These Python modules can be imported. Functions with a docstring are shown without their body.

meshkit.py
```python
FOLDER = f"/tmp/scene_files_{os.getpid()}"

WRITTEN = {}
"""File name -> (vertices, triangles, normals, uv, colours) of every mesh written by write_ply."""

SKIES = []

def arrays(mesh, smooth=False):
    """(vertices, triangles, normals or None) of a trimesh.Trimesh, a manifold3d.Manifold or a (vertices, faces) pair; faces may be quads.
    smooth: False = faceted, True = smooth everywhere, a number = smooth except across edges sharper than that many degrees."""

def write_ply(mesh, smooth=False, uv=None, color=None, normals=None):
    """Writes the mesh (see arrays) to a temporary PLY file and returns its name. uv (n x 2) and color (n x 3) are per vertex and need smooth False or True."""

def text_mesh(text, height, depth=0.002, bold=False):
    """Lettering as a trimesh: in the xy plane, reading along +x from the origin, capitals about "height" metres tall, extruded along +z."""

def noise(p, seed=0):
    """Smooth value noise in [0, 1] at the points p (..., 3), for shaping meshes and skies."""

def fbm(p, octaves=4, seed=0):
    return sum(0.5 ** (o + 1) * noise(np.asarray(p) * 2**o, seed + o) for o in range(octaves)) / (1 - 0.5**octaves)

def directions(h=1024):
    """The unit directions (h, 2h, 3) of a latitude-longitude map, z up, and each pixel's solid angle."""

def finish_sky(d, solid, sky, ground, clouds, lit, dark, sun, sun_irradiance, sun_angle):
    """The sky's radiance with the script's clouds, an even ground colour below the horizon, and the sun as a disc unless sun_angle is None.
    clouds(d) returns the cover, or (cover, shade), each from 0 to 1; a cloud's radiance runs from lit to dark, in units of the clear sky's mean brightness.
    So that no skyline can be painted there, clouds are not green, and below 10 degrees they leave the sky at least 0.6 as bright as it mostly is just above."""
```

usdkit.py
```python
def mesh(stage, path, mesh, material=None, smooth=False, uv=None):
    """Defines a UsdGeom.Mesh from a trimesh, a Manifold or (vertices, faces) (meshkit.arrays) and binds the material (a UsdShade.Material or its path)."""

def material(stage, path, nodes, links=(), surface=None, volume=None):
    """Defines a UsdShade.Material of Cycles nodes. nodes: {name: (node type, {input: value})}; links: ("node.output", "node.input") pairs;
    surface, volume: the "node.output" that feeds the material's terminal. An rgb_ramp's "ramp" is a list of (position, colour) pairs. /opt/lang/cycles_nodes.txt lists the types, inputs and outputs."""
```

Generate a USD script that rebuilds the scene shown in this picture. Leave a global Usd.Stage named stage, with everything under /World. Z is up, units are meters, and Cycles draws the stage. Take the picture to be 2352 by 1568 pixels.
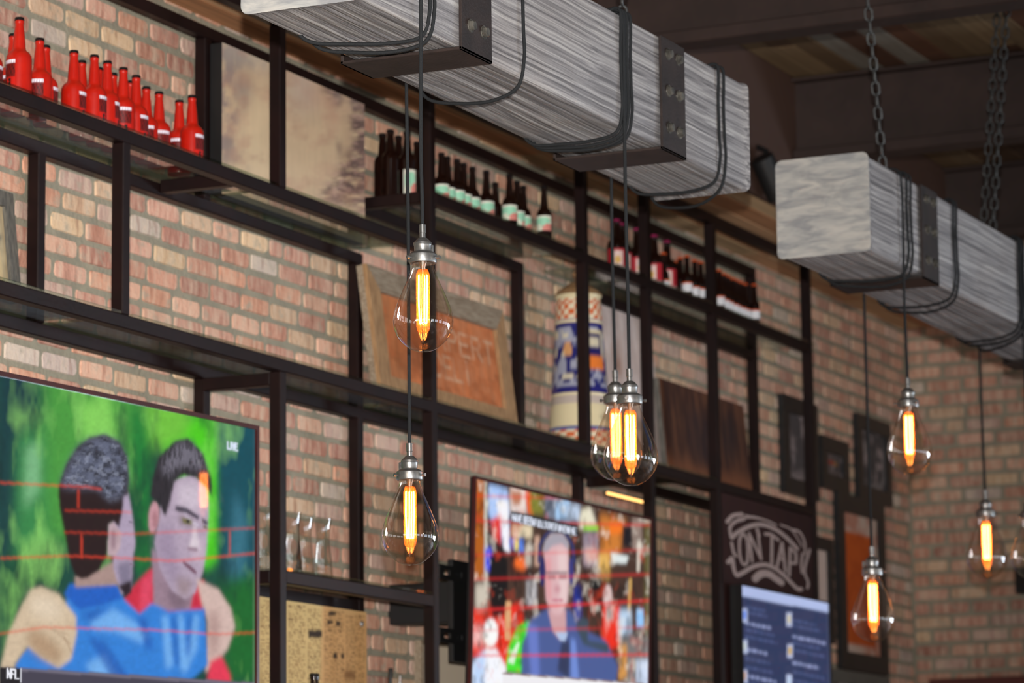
import math, random
import numpy as np, trimesh, shapely
from scipy.ndimage import gaussian_filter
from shapely.geometry import Polygon, LineString, Point
from pxr import Usd, UsdGeom, UsdLux, UsdShade, Gf, Sdf, Vt
import usdkit, meshkit

stage = Usd.Stage.CreateInMemory()
UsdGeom.SetStageUpAxis(stage, UsdGeom.Tokens.z)
UsdGeom.SetStageMetersPerUnit(stage, 1.0)
UsdGeom.Xform.Define(stage, '/World')
UsdGeom.Scope.Define(stage, '/World/Looks')

# ------------------------------------------------------------------ camera, daylight, flash, exposure
F_PX, YAW, PITCH, ROLL = 7800.0, math.radians(64.946), math.radians(9.2287), math.radians(-0.6826)
CAM = np.array([0.0, 0.0, 1.5])
EXPOSURE = 0.0


def view_axes():
    cy, sy, cp, sp = math.cos(YAW), math.sin(YAW), math.cos(PITCH), math.sin(PITCH)
    fwd = np.array([sy * cp, cy * cp, sp])
    right = np.array([cy, -sy, 0.0])
    up = np.cross(right, fwd)
    return right * math.cos(ROLL) + up * math.sin(ROLL), up * math.cos(ROLL) - right * math.sin(ROLL), fwd


RIGHT, UP, FWD = view_axes()
cam = UsdGeom.Camera.Define(stage, '/World/camera')
cam.AddTransformOp().Set(Gf.Matrix4d(*RIGHT, 0, *UP, 0, *(-FWD), 0, *CAM, 1))
cam.CreateHorizontalApertureAttr(36.0)
cam.CreateVerticalApertureAttr(24.0)
cam.CreateFocalLengthAttr(F_PX / 2352 * 36.0)
cam.CreateClippingRangeAttr(Gf.Vec2f(0.05, 100))
cam.CreateFStopAttr(4.6)
cam.CreateFocusDistanceAttr(8.15)
cam.CreateExposureAttr(EXPOSURE)


def rect_light(name, centre, normal, w, h, power, color):
    """A daylight window opening: an area light just outside the pane, facing into the room."""
    l = UsdLux.RectLight.Define(stage, '/World/' + name)
    n = np.array(normal, float)
    z = -n
    x = np.cross([0, 0, 1], z); x /= np.linalg.norm(x)
    y = np.cross(z, x)
    l.AddTransformOp().Set(Gf.Matrix4d(*x, 0, *y, 0, *z, 0, *centre, 1))
    l.CreateWidthAttr(w); l.CreateHeightAttr(h)
    l.CreateIntensityAttr(power); l.CreateColorAttr(Gf.Vec3f(*color))
    l.CreateNormalizeAttr(False)


sky = UsdLux.DomeLight.Define(stage, '/World/sky_light')
sky.CreateIntensityAttr(0.25); sky.CreateColorAttr(Gf.Vec3f(0.75, 0.85, 1.0))
DAY = (0.80, 0.90, 1.0)
WIN_FRONT = [(-1.2, 2.2), (1.9, 2.2), (5.0, 2.2), (8.1, 2.2), (11.2, 2.2), (14.0, 1.8)]       # centre x, width
WIN_RIGHT = [(-4.5, 1.9), (-2.0, 1.9)]                                                           # centre y, width
WIN_LEFT = [(-3.6, 2.4), (-0.4, 2.4), (2.9, 2.4)]                                                 # centre y, width
ROOM_X0, ROOM_Y0 = -4.5, -6.0
for i, (x, w) in enumerate(WIN_FRONT):
    rect_light('daylight_front_%d' % i, (x, ROOM_Y0 - 0.12, 1.75), (0, 1, 0), w, 1.5, 4.5, DAY)
for i, (y, w) in enumerate(WIN_LEFT):
    rect_light('daylight_left_%d' % i, (ROOM_X0 - 0.12, y, 1.75), (1, 0, 0), w, 1.5, 6.0, DAY)
for i, (y, w) in enumerate(WIN_RIGHT):
    rect_light('daylight_right_%d' % i, (16.16 + 0.12, y, 1.75), (-1, 0, 0), w, 1.7, 48.0, DAY)
flash = UsdLux.SphereLight.Define(stage, '/World/camera_flash')
aim = RIGHT * ((760 - 1176) / F_PX) - UP * ((640 - 784) / F_PX) + FWD
aim /= np.linalg.norm(aim)
fr_ = np.cross(aim, UP); fr_ /= np.linalg.norm(fr_)
flash.AddTransformOp().Set(Gf.Matrix4d(*fr_, 0, *np.cross(fr_, aim), 0, *(-aim), 0, *(CAM + np.array([0, 0, 0.2])), 1))
flash.CreateRadiusAttr(0.03); flash.CreateIntensityAttr(142000.0); flash.CreateNormalizeAttr(False)
flash.CreateColorAttr(Gf.Vec3f(1.0, 0.97, 0.93))
shape = UsdLux.ShapingAPI.Apply(flash.GetPrim())
shape.CreateShapingConeAngleAttr(16.5); shape.CreateShapingConeSoftnessAttr(1.0)
ROOM_LAMPS = [(-2.5, -3.6, 2.6), (0.5, -3.9, 2.7), (3.4, -3.7, 2.5), (6.3, -3.9, 2.7), (9.2, -3.6, 2.6), (12.5, -3.8, 2.7), (-2.8, 1.0, 2.7), (-2.2, 3.0, 2.5),
              (0.3, -1.4, 2.9), (4.4, -1.2, 2.8), (8.0, -1.2, 2.9), (12.4, -0.6, 2.8), (5.2, 3.5, 2.6), (4.0, 3.8, 2.3)]
for i, p in enumerate(ROOM_LAMPS):
    s = UsdLux.SphereLight.Define(stage, '/World/room_lamp_light_%d' % i)
    s.AddTranslateOp().Set(Gf.Vec3d(*p)); s.CreateRadiusAttr(0.03); s.CreateIntensityAttr(460.0); s.CreateNormalizeAttr(False)
    s.CreateColorAttr(Gf.Vec3f(1.0, 0.72, 0.42))

# ------------------------------------------------------------------ small helpers


def project(p):
    q = (np.asarray(p, float) - CAM) @ np.array([RIGHT, UP, FWD]).T
    return 1176 + F_PX * q[..., 0] / q[..., 2], 784 - F_PX * q[..., 1] / q[..., 2]


def at(px, py, axis, value):
    """The point of the plane axis = value that the photograph shows at px, py."""
    d = RIGHT * (px - 1176) / F_PX - UP * (py - 784) / F_PX + FWD
    i = 'xyz'.index(axis)
    return CAM + d * ((value - CAM[i]) / d[i])


def lin(c):
    c = np.asarray(c, float) / 255.0
    return np.where(c <= 0.04045, c / 12.92, ((c + 0.055) / 1.055) ** 2.4)


used = {}


def numbered(parent, name):
    k = used.get((parent, name), 0)
    used[(parent, name)] = k + 1
    return name if k == 0 else '%s_%03d' % (name, k)


def meta(prim, label=None, cat=None, group=None, kind=None):
    for k, v in (('label', label), ('category', cat), ('group', group), ('kind', kind)):
        if v:
            prim.SetCustomDataByKey(k, v)


class Node:
    """A thing (Xform at its base) or a part of one; mesh points are given in world coordinates."""

    def __init__(self, path, origin):
        self.path, self.origin = path, np.asarray(origin, float)

    @property
    def prim(self):
        return stage.GetPrimAtPath(self.path)

    def part(self, name, mesh, material, smooth=False, label=None, kind=None, paint=None, tint=None):
        name = numbered(self.path, name)
        v, f = vf(mesh)
        p = self.path + '/' + name
        m = usdkit.mesh(stage, p, (v - self.origin, f), '/World/Looks/' + material, smooth)
        if paint is not None:
            UsdGeom.PrimvarsAPI(m).CreatePrimvar('paint', Sdf.ValueTypeNames.Color3fArray, 'vertex').Set(Vt.Vec3fArray.FromNumpy(np.asarray(paint, np.float32)))
        meta(m.GetPrim(), label, None, None, kind)
        return Node(p, self.origin)

    def move_to(self, origin):
        return self


def thing(name, label, cat, base, group=None, kind=None):
    n = numbered('/World', name)
    x = UsdGeom.Xform.Define(stage, '/World/' + n)
    x.AddTranslateOp().Set(Gf.Vec3d(*map(float, base)))
    meta(x.GetPrim(), label, cat, group, kind)
    return Node('/World/' + n, base)


def copy_of(node, label, base, rot=0.0, scale=1.0, group=None):
    n = numbered('/World', node.path.split('/')[-1].split('_0')[0])
    x = UsdGeom.Xform.Define(stage, '/World/' + n)
    p = x.GetPrim()
    p.GetReferences().AddInternalReference(node.path)
    x.ClearXformOpOrder()
    x.AddTranslateOp().Set(Gf.Vec3d(*map(float, base)))
    x.AddRotateZOp().Set(float(rot))
    if scale != 1.0:
        x.AddScaleOp().Set(Gf.Vec3f(scale, scale, scale))
    meta(p, label, None, group)
    p.SetInstanceable(True)
    return Node('/World/' + n, base)


def vf(mesh):
    if isinstance(mesh, (tuple, list)):
        v, f = np.asarray(mesh[0], float), np.asarray(mesh[1], int)
        if f.shape[1] == 4:
            f = np.vstack([f[:, [0, 1, 2]], f[:, [0, 2, 3]]])
        return v, f
    if hasattr(mesh, 'to_mesh'):
        m = mesh.to_mesh()
        return np.array(m.vert_properties[:, :3], float), np.array(m.tri_verts, int)
    return np.array(mesh.vertices, float), np.array(mesh.faces, int)


def join(*meshes):
    vs, fs, n = [], [], 0
    for m in meshes:
        v, f = vf(m)
        vs.append(v); fs.append(f + n); n += len(v)
    return np.vstack(vs), np.vstack(fs)


def box(x0, x1, y0, y1, z0, z1, b=0.0):
    x0, x1 = min(x0, x1), max(x0, x1); y0, y1 = min(y0, y1), max(y0, y1); z0, z1 = min(z0, z1), max(z0, z1)
    if b <= 0:
        m = trimesh.creation.box([x1 - x0, y1 - y0, z1 - z0]); m.apply_translation([(x0 + x1) / 2, (y0 + y1) / 2, (z0 + z1) / 2])
        return vf(m)
    pts = []
    for sx in (0, 1):
        for sy in (0, 1):
            for sz in (0, 1):
                c = np.array([(x0, x1)[sx], (y0, y1)[sy], (z0, z1)[sz]])
                d = np.array([(b, -b)[sx], (b, -b)[sy], (b, -b)[sz]])
                for k in range(3):
                    q = c + d; q[k] = c[k]; pts.append(q)
    return vf(trimesh.PointCloud(pts).convex_hull)


def place(mesh, M=None, t=(0, 0, 0)):
    v, f = vf(mesh)
    if M is not None:
        v = v @ np.asarray(M, float).T
    return v + np.asarray(t, float), f


def tube(path, r, n=8, closed=False):
    p = np.asarray(path, float)
    if closed:
        t = np.roll(p, -1, 0) - np.roll(p, 1, 0)
    else:
        t = np.gradient(p, axis=0)
    t /= np.linalg.norm(t, axis=1, keepdims=True)
    a = np.cross(t[0], [0.31, 0.53, 0.79]); a /= np.linalg.norm(a)
    ring = []
    r = np.broadcast_to(r, len(p))
    for i in range(len(p)):
        a = a - t[i] * (a @ t[i]); a /= np.linalg.norm(a)
        b = np.cross(t[i], a)
        ang = np.arange(n) * 2 * math.pi / n
        ring.append(p[i] + r[i] * (np.cos(ang)[:, None] * a + np.sin(ang)[:, None] * b))
    v = np.vstack(ring)
    f = []
    m = len(p)
    for i in range(m if closed else m - 1):
        j = (i + 1) % m
        for k in range(n):
            l = (k + 1) % n
            f += [[i * n + k, i * n + l, j * n + l], [i * n + k, j * n + l, j * n + k]]
    if not closed:
        v = np.vstack([v, p[0], p[-1]])
        for k in range(n):
            l = (k + 1) % n
            f += [[m * n, l, k], [m * n + 1, (m - 1) * n + k, (m - 1) * n + l]]
    return v, np.array(f)


def spline(pts, k=6):
    p = np.asarray(pts, float)
    p = np.vstack([2 * p[0] - p[1], p, 2 * p[-1] - p[-2]])
    out = []
    for i in range(1, len(p) - 2):
        for s in np.arange(k) / k:
            a, b, c, d = p[i - 1], p[i], p[i + 1], p[i + 2]
            out.append(0.5 * (2 * b + (c - a) * s + (2 * a - 5 * b + 4 * c - d) * s * s + (3 * b - a - 3 * c + d) * s ** 3))
    out.append(p[-2])
    return np.array(out)


def lathe(profile, n=32, centre=(0, 0, 0)):
    pr = np.asarray(profile, float)
    m = len(pr)
    ang = np.arange(n) * 2 * math.pi / n
    v = np.stack([pr[:, None, 0] * np.cos(ang), pr[:, None, 0] * np.sin(ang), np.broadcast_to(pr[:, None, 1], (m, n))], -1).reshape(-1, 3)
    f = []
    for i in range(m - 1):
        for k in range(n):
            l = (k + 1) % n
            a, b, c, d = i * n + k, i * n + l, (i + 1) * n + l, (i + 1) * n + k
            if pr[i, 0] > 1e-9:
                f.append([a, b, c])
            if pr[i + 1, 0] > 1e-9:
                f.append([a, c, d])
    return v + np.asarray(centre, float), np.array(f)


def smooth_profile(pr, k=4):
    q = spline(np.column_stack([np.asarray(pr, float), np.zeros(len(pr))]), k)[:, :2]
    q[:, 0] = np.maximum(q[:, 0], 0)
    return q


# ------------------------------------------------------------------ materials


def look(name, nodes, links, surface):
    usdkit.material(stage, '/World/Looks/' + name, nodes, links, surface)


def plain(name, rgb, rough=0.5, metal=0.0, spec=0.5, second=None, scale=12.0, stretch=(1, 1, 1), bump=0.0, bscale=None, detail=4.0, coat=0.0, contrast=(0.35, 0.65)):
    a = tuple(lin(rgb)); b = tuple(lin(second)) if second is not None else tuple(0.8 * np.array(a))
    nodes = {'tc': ('texture_coordinate', {}), 'mp': ('mapping', {'scale': stretch}),
             'n': ('noise_texture', {'scale': scale, 'detail': detail, 'roughness': 0.6}),
             'r': ('rgb_ramp', {'ramp': [(0, a), (contrast[0], a), (contrast[1], b), (1, b)]}),
             'p': ('principled_bsdf', {'roughness': rough, 'metallic': metal, 'specular_ior_level': spec, 'coat_weight': coat})}
    links = [('tc.object', 'mp.vector'), ('mp.vector', 'n.vector'), ('n.fac', 'r.fac'), ('r.color', 'p.base_color')]
    if bump:
        nodes['n2'] = ('noise_texture', {'scale': bscale or scale * 3, 'detail': 2.0})
        nodes['b'] = ('bump', {'strength': 1.0, 'distance': bump})
        links += [('mp.vector', 'n2.vector'), ('n2.fac', 'b.height'), ('b.normal', 'p.normal')]
    look(name, nodes, links, 'p.BSDF')


def painted(name, rough=0.6, spec=0.3, streak=0.0, streak_to=(225, 200, 175), stretch=(30, 30, 5), bump=0.0, bscale=60.0, coat=0.0):
    """Base colour from the mesh's own paint, worn by a procedural noise."""
    nodes = {'at': ('attribute', {'attribute': 'paint'}), 'tc': ('texture_coordinate', {}), 'mp': ('mapping', {'scale': stretch}),
             'n': ('noise_texture', {'scale': 1.0, 'detail': 4.0, 'roughness': 0.6}),
             'mr': ('map_range', {'from_min': 0.45, 'from_max': 0.75, 'to_min': 0.0, 'to_max': streak, 'clamp': True}),
             'mx': ('mix', {'color2': tuple(lin(streak_to))}),
             'n2': ('noise_texture', {'scale': bscale, 'detail': 5.0}), 'b': ('bump', {'strength': 1.0, 'distance': bump}),
             'p': ('principled_bsdf', {'roughness': rough, 'specular_ior_level': spec, 'coat_weight': coat})}
    links = [('tc.object', 'mp.vector'), ('mp.vector', 'n.vector'), ('n.fac', 'mr.value'), ('mr.result', 'mx.fac'), ('at.color', 'mx.color1'), ('mx.color', 'p.base_color')]
    if bump:
        links += [('tc.object', 'n2.vector'), ('n2.fac', 'b.height'), ('b.normal', 'p.normal')]
    look(name, nodes, links, 'p.BSDF')


def glassy(name, tint=(1, 1, 1), ior=1.7, rough=0.0, gloss=1.0):
    """A clear sheet or shell: sees through, reflects by Fresnel on both of its sides."""
    look(name, {'g': ('geometry', {}), 'i': ('mix_float', {'a': ior, 'b': 1.0 / ior}), 'f': ('fresnel', {}), 't': ('transparent_bsdf', {'color': tint}),
                'k': ('glossy_bsdf', {'color': (gloss, gloss, gloss), 'roughness': rough}), 'm': ('mix_closure', {})},
         [('g.backfacing', 'i.fac'), ('i.result', 'f.IOR'), ('f.fac', 'm.fac'), ('t.BSDF', 'm.closure1'), ('k.BSDF', 'm.closure2')], 'm.closure')


def glow(name, rgb, strength):
    look(name, {'e': ('emission', {'color': tuple(lin(rgb)), 'strength': strength})}, [], 'e.emission')


look('brick_clay', {'at': ('attribute', {'attribute': 'paint'}), 'tc': ('texture_coordinate', {}), 'mp': ('mapping', {'scale': (38, 38, 8)}), 'n': ('noise_texture', {'scale': 1.0, 'detail': 3.0, 'roughness': 0.65}),
                    'mr': ('map_range', {'from_min': 0.44, 'from_max': 0.72, 'to_min': 0.0, 'to_max': 0.6, 'clamp': True}), 'mx': ('mix', {'color2': tuple(lin((216, 194, 170)))}),
                    'mr2': ('map_range', {'from_min': 0.30, 'from_max': 0.46, 'to_min': 0.55, 'to_max': 0.0, 'clamp': True}), 'mx2': ('mix', {'color2': tuple(lin((138, 92, 76)))}),
                    'n3': ('noise_texture', {'scale': 17.0, 'detail': 3.0, 'roughness': 0.7}), 'mr3': ('map_range', {'from_min': 0.54, 'from_max': 0.70, 'to_min': 0.0, 'to_max': 0.75, 'clamp': True}), 'mx3': ('mix', {'color2': tuple(lin((166, 156, 138)))}),
                    'n2': ('noise_texture', {'scale': 90.0, 'detail': 2.0}), 'b': ('bump', {'strength': 1.0, 'distance': 0.003}), 'p': ('principled_bsdf', {'roughness': 0.9, 'specular_ior_level': 0.15})},
     [('tc.object', 'mp.vector'), ('mp.vector', 'n.vector'), ('n.fac', 'mr.value'), ('mr.result', 'mx.fac'), ('at.color', 'mx.color1'), ('n.fac', 'mr2.value'), ('mr2.result', 'mx2.fac'), ('mx.color', 'mx2.color1'),
      ('tc.object', 'n3.vector'), ('n3.fac', 'mr3.value'), ('mr3.result', 'mx3.fac'), ('mx2.color', 'mx3.color1'), ('mx3.color', 'p.base_color'), ('tc.object', 'n2.vector'), ('n2.fac', 'b.height'), ('b.normal', 'p.normal')], 'p.BSDF')
plain('mortar', (150, 144, 126), 0.95, second=(134, 129, 114), scale=9, bump=0.004, bscale=60, spec=0.1)
plain('black_steel', (28, 13, 12), 0.45, second=(20, 10, 10), scale=6, spec=0.22, bump=0.0004, bscale=80)
plain('strap_steel', (48, 38, 35), 0.5, second=(36, 29, 27), scale=14, spec=0.3, bump=0.0006, bscale=120)
plain('bolt_steel', (120, 116, 108), 0.42, metal=0.6, second=(70, 68, 64), scale=40)
plain('joist_steel', (52, 38, 34), 0.6, second=(42, 31, 28), scale=5, spec=0.3, bump=0.0008, bscale=40)
plain('chain_steel', (78, 80, 80), 0.5, metal=0.5, second=(58, 58, 58), scale=60)
plain('pewter', (142, 142, 140), 0.34, metal=0.85, second=(120, 120, 120), scale=50)
plain('cord_fabric', (34, 36, 38), 0.8, second=(22, 23, 25), scale=500, bump=0.0008, bscale=900, spec=0.25)
plain('rubber_black', (18, 18, 19), 0.5)
plain('dark_plastic', (20, 19, 20), 0.35, spec=0.5)
plain('tv_bezel', (66, 22, 20), 0.3, spec=0.5, second=(52, 16, 16))
plain('floor_wood', (150, 140, 130), 0.45, second=(122, 114, 108), scale=4, stretch=(0.6, 6, 6))
plain('plaster', (176, 166, 150), 0.9, second=(160, 150, 134), scale=3)
plain('window_frame', (40, 38, 36), 0.5)
plain('picture_frame', (28, 29, 31), 0.4, spec=0.5, second=(20, 20, 22))
plain('fascia_wood', (70, 48, 38), 0.6, second=(70, 48, 40), scale=6, stretch=(0.5, 8, 8), bump=0.001)
plain('red_trim', (92, 34, 24), 0.5, second=(74, 28, 20), scale=5, stretch=(6, 0.5, 6))
plain('red_lacquer', (184, 28, 13), 0.28, second=(172, 23, 11), scale=30, spec=0.5, coat=0.3)
plain('bottle_cap_black', (26, 24, 26), 0.4, metal=0.4)
plain('cap_magenta', (150, 30, 84), 0.45)
plain('cap_orange', (206, 84, 34), 0.4)
plain('brown_glass', (26, 10, 6), 0.08, second=(20, 8, 6), spec=0.6)
plain('white_label', (224, 220, 222), 0.6, second=(206, 200, 206), scale=60)
plain('dark_red_label', (100, 14, 10), 0.5, second=(78, 10, 8), scale=80)
plain('ink_black', (24, 18, 18), 0.6)
plain('pewter_lid', (150, 146, 140), 0.3, metal=0.8)
plain('tack_silver', (220, 220, 222), 0.25, metal=0.9)
plain('chalk', (176, 158, 154), 0.95, second=(150, 132, 128), scale=70, spec=0.05)
plain('chalkboard', (52, 28, 26), 0.75, second=(42, 24, 23), scale=5, spec=0.2)
plain('grey_frame_wood', (104, 100, 92), 0.7, second=(70, 68, 64), scale=30, stretch=(4, 4, 0.7), bump=0.001)
plain('oak_frame_grey', (152, 138, 118), 0.7, second=(118, 100, 80), scale=22, stretch=(0.7, 5, 5), bump=0.0012)
plain('oak_frame_tan', (168, 132, 92), 0.65, second=(132, 98, 64), scale=22, stretch=(5, 5, 0.7), bump=0.0012)
painted('print', 0.7, 0.2)
painted('canvas_print', 0.75, 0.2, bump=0.0006, bscale=300)
painted('glazed_ceramic', 0.22, 0.5, coat=0.3)
painted('board_paint', 0.75, 0.2, streak=0.35, streak_to=(120, 80, 55), stretch=(30, 30, 5), bump=0.001, bscale=80)
painted('plank_wood', 0.8, 0.2, streak=0.5, streak_to=(66, 46, 34), stretch=(1.6, 46, 46), bump=0.0015, bscale=50)
painted('bottle_print', 0.45, 0.4)
glassy('bulb_glass', tint=(0.97, 0.88, 0.80), ior=1.95)
glassy('clear_glass', tint=(0.96, 0.96, 0.94))
glassy('window_glass', tint=(0.97, 0.98, 1.0))
glassy('shelf_glass', tint=(0.86, 0.93, 0.88), ior=1.9)
glow('filament_glow', (255, 164, 80), 60.0)
glow('led_glow', (255, 190, 110), 3.0)
look('amber_tube', {'t': ('transparent_bsdf', {'color': (1, 0.84, 0.68)}), 'k': ('translucent_bsdf', {'color': (1.0, 0.36, 0.10)}), 'd': ('glossy_bsdf', {'roughness': 0.05}),
                    'm': ('mix_closure', {'fac': 0.3}), 'm2': ('mix_closure', {'fac': 0.04})},
     [('t.BSDF', 'm.closure1'), ('k.BSDF', 'm.closure2'), ('m.closure', 'm2.closure1'), ('d.BSDF', 'm2.closure2')], 'm2.closure')
look('screen', {'at': ('attribute', {'attribute': 'paint'}), 'p': ('principled_bsdf', {'base_color': (0.01, 0.01, 0.01), 'roughness': 0.02, 'emission_strength': 1.0})},
     [('at.color', 'p.emission_color')], 'p.BSDF')
look('screen_white', {'p': ('principled_bsdf', {'base_color': (0.01, 0.01, 0.01), 'roughness': 0.12, 'emission_strength': 1.0, 'emission_color': (0.9, 0.93, 1.0)})}, [], 'p.BSDF')


def timber_look(name, stretch, lo, mid, hi, bump):
    look(name, {'tc': ('texture_coordinate', {}), 'mp': ('mapping', {'scale': stretch}),
                'w': ('noise_texture', {'scale': 2.2, 'detail': 2.0}),
                'wa': ('mix', {'mix_type': 'add', 'fac': 0.02}),
                'n': ('noise_texture', {'scale': 1.0, 'detail': 4.0, 'roughness': 0.62, 'distortion': 0.6}),
                'r': ('rgb_ramp', {'ramp': [(0, lo), (0.36, lo), (0.5, mid), (0.66, hi), (1, hi)]}),
                'n3': ('noise_texture', {'scale': 3.0, 'detail': 3.0}),
                'r3': ('rgb_ramp', {'ramp': [(0, (0.92, 0.86, 0.82)), (0.45, (1, 1, 1)), (1, (0.86, 0.90, 0.95))]}),
                'mu': ('mix', {'mix_type': 'multiply', 'fac': 1.0}),
                'b': ('bump', {'strength': 1.0, 'distance': bump}),
                'p': ('principled_bsdf', {'roughness': 0.9, 'specular_ior_level': 0.15})},
         [('tc.object', 'w.vector'), ('tc.object', 'wa.color1'), ('w.color', 'wa.color2'), ('wa.color', 'mp.vector'), ('mp.vector', 'n.vector'), ('n.fac', 'r.fac'),
          ('tc.object', 'n3.vector'), ('n3.fac', 'r3.fac'), ('r.color', 'mu.color1'), ('r3.color', 'mu.color2'), ('mu.color', 'p.base_color'), ('n.fac', 'b.height'), ('b.normal', 'p.normal')], 'p.BSDF')


timber_look('weathered_timber', (0.9, 105, 105), tuple(lin((98, 95, 96))), tuple(lin((137, 133, 133))), tuple(lin((174, 170, 167))), 0.003)
timber_look('weathered_end', (1, 9, 40), tuple(lin((130, 130, 131))), tuple(lin((151, 150, 147))), tuple(lin((170, 166, 160))), 0.0015)

# ------------------------------------------------------------------ the setting
rng = random.Random(7)
W, XR, ZS, ZC, YS = 5.37, 16.16, 4.285, 4.88, 4.80       # wall plane, right wall plane, soffit, ceiling, soffit edge
BRICKS = [(204, 156, 136), (212, 166, 142), (200, 148, 126), (208, 174, 144), (196, 164, 150), (188, 138, 120), (218, 186, 150), (190, 172, 162), (206, 152, 126), (178, 130, 114), (202, 186, 172)]
BRICK_W = [7, 7, 6, 3, 4, 5, 2, 1, 5, 3, 1]


def brick(cu, cz, w, h, proud, r):
    """A worn clay brick in local (u, z, out) coordinates, about 50 triangles."""
    hw, hh = w / 2, h / 2
    o = []
    for k, (sx, sy) in enumerate(((1, -1), (1, 1), (-1, 1), (-1, -1))):
        c = r.uniform(0.007, 0.020)
        for q in range(4):
            a = (k - 1 + q / 3) * math.pi / 2
            o.append((sx * (hw - c) + c * math.cos(a) + r.uniform(-.0018, .0018), sy * (hh - c) + c * math.sin(a) + r.uniform(-.0018, .0018)))
    o = np.array(o)
    n = len(o)
    inner = o * [1 - 0.0045 / hw, 1 - 0.0045 / hh]
    v = np.vstack([np.column_stack([o, np.full(n, -0.006)]), np.column_stack([inner, np.full(n, proud)]), [[0, 0, proud + 0.0015]]])
    f = []
    for k in range(n):
        l = (k + 1) % n
        f += [[k, l, n + l], [k, n + l, n + k], [n + k, n + l, 2 * n]]
    v[:, 0] += cu; v[:, 1] += cz
    return v, np.array(f)


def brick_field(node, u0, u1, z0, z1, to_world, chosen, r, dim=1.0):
    """Runs of bricks; those chosen become parts, the rest one joined part."""
    singles, rest = [], []
    row, z = 0, z0
    while z < z1 - 0.03:
        h = 0.056
        u = u0
        while u < u1:
            w = 0.181 + r.uniform(-0.016, 0.010)
            if u == u0:
                w *= 1.0 if row % 2 else 0.48
            if r.random() < 0.07:
                w *= 0.52
            uu = min(u + w, u1)
            if uu - u > 0.03:
                cz = z + 0.0349 + r.uniform(-0.0025, 0.0025)
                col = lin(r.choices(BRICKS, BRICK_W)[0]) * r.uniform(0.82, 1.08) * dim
                m = brick((u + uu) / 2, cz, uu - u, h, r.uniform(0.003, 0.007), r)
                p = to_world(m[0])
                c = p.mean(0)
                (singles if chosen(c) else rest).append((c, p, m[1], col))
            u += w + 0.0145
        z += 0.0697
        row += 1
    singles.sort(key=lambda s: np.linalg.norm(s[0] - CAM))
    rest += singles[300:]
    for c, p, f, col in singles[:300]:
        node.part('brick', (p, f), 'brick_clay', paint=np.tile(col, (len(p), 1)))
    if rest:
        v, f = join(*[(p, f) for _, p, f, _ in rest])
        node.part('far_bricks', (v, f), 'brick_clay', kind='stuff', paint=np.vstack([np.tile(col, (len(p), 1)) for _, p, _, col in rest]))


wall = thing('wall_back', 'long red and tan brick wall with grey mortar behind the bar shelving', 'wall', (11, W, 0), kind='structure')
wall.part('mortar', box(ROOM_X0, XR + 0.2, W, W + 0.2, 0, ZC + 0.1), 'mortar')


def seen_back(c):
    px, py = project(c)
    if not (-20 < px < 2372 and -20 < py < 1588):
        return False
    if px < 560 and py > 870 + 0.21 * px + 20 or (1110 < px < 1480 and py > 1130 + 0.23 * (px - 1110)):
        return False
    return not (520 < px < 830 and py < 500)


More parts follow.
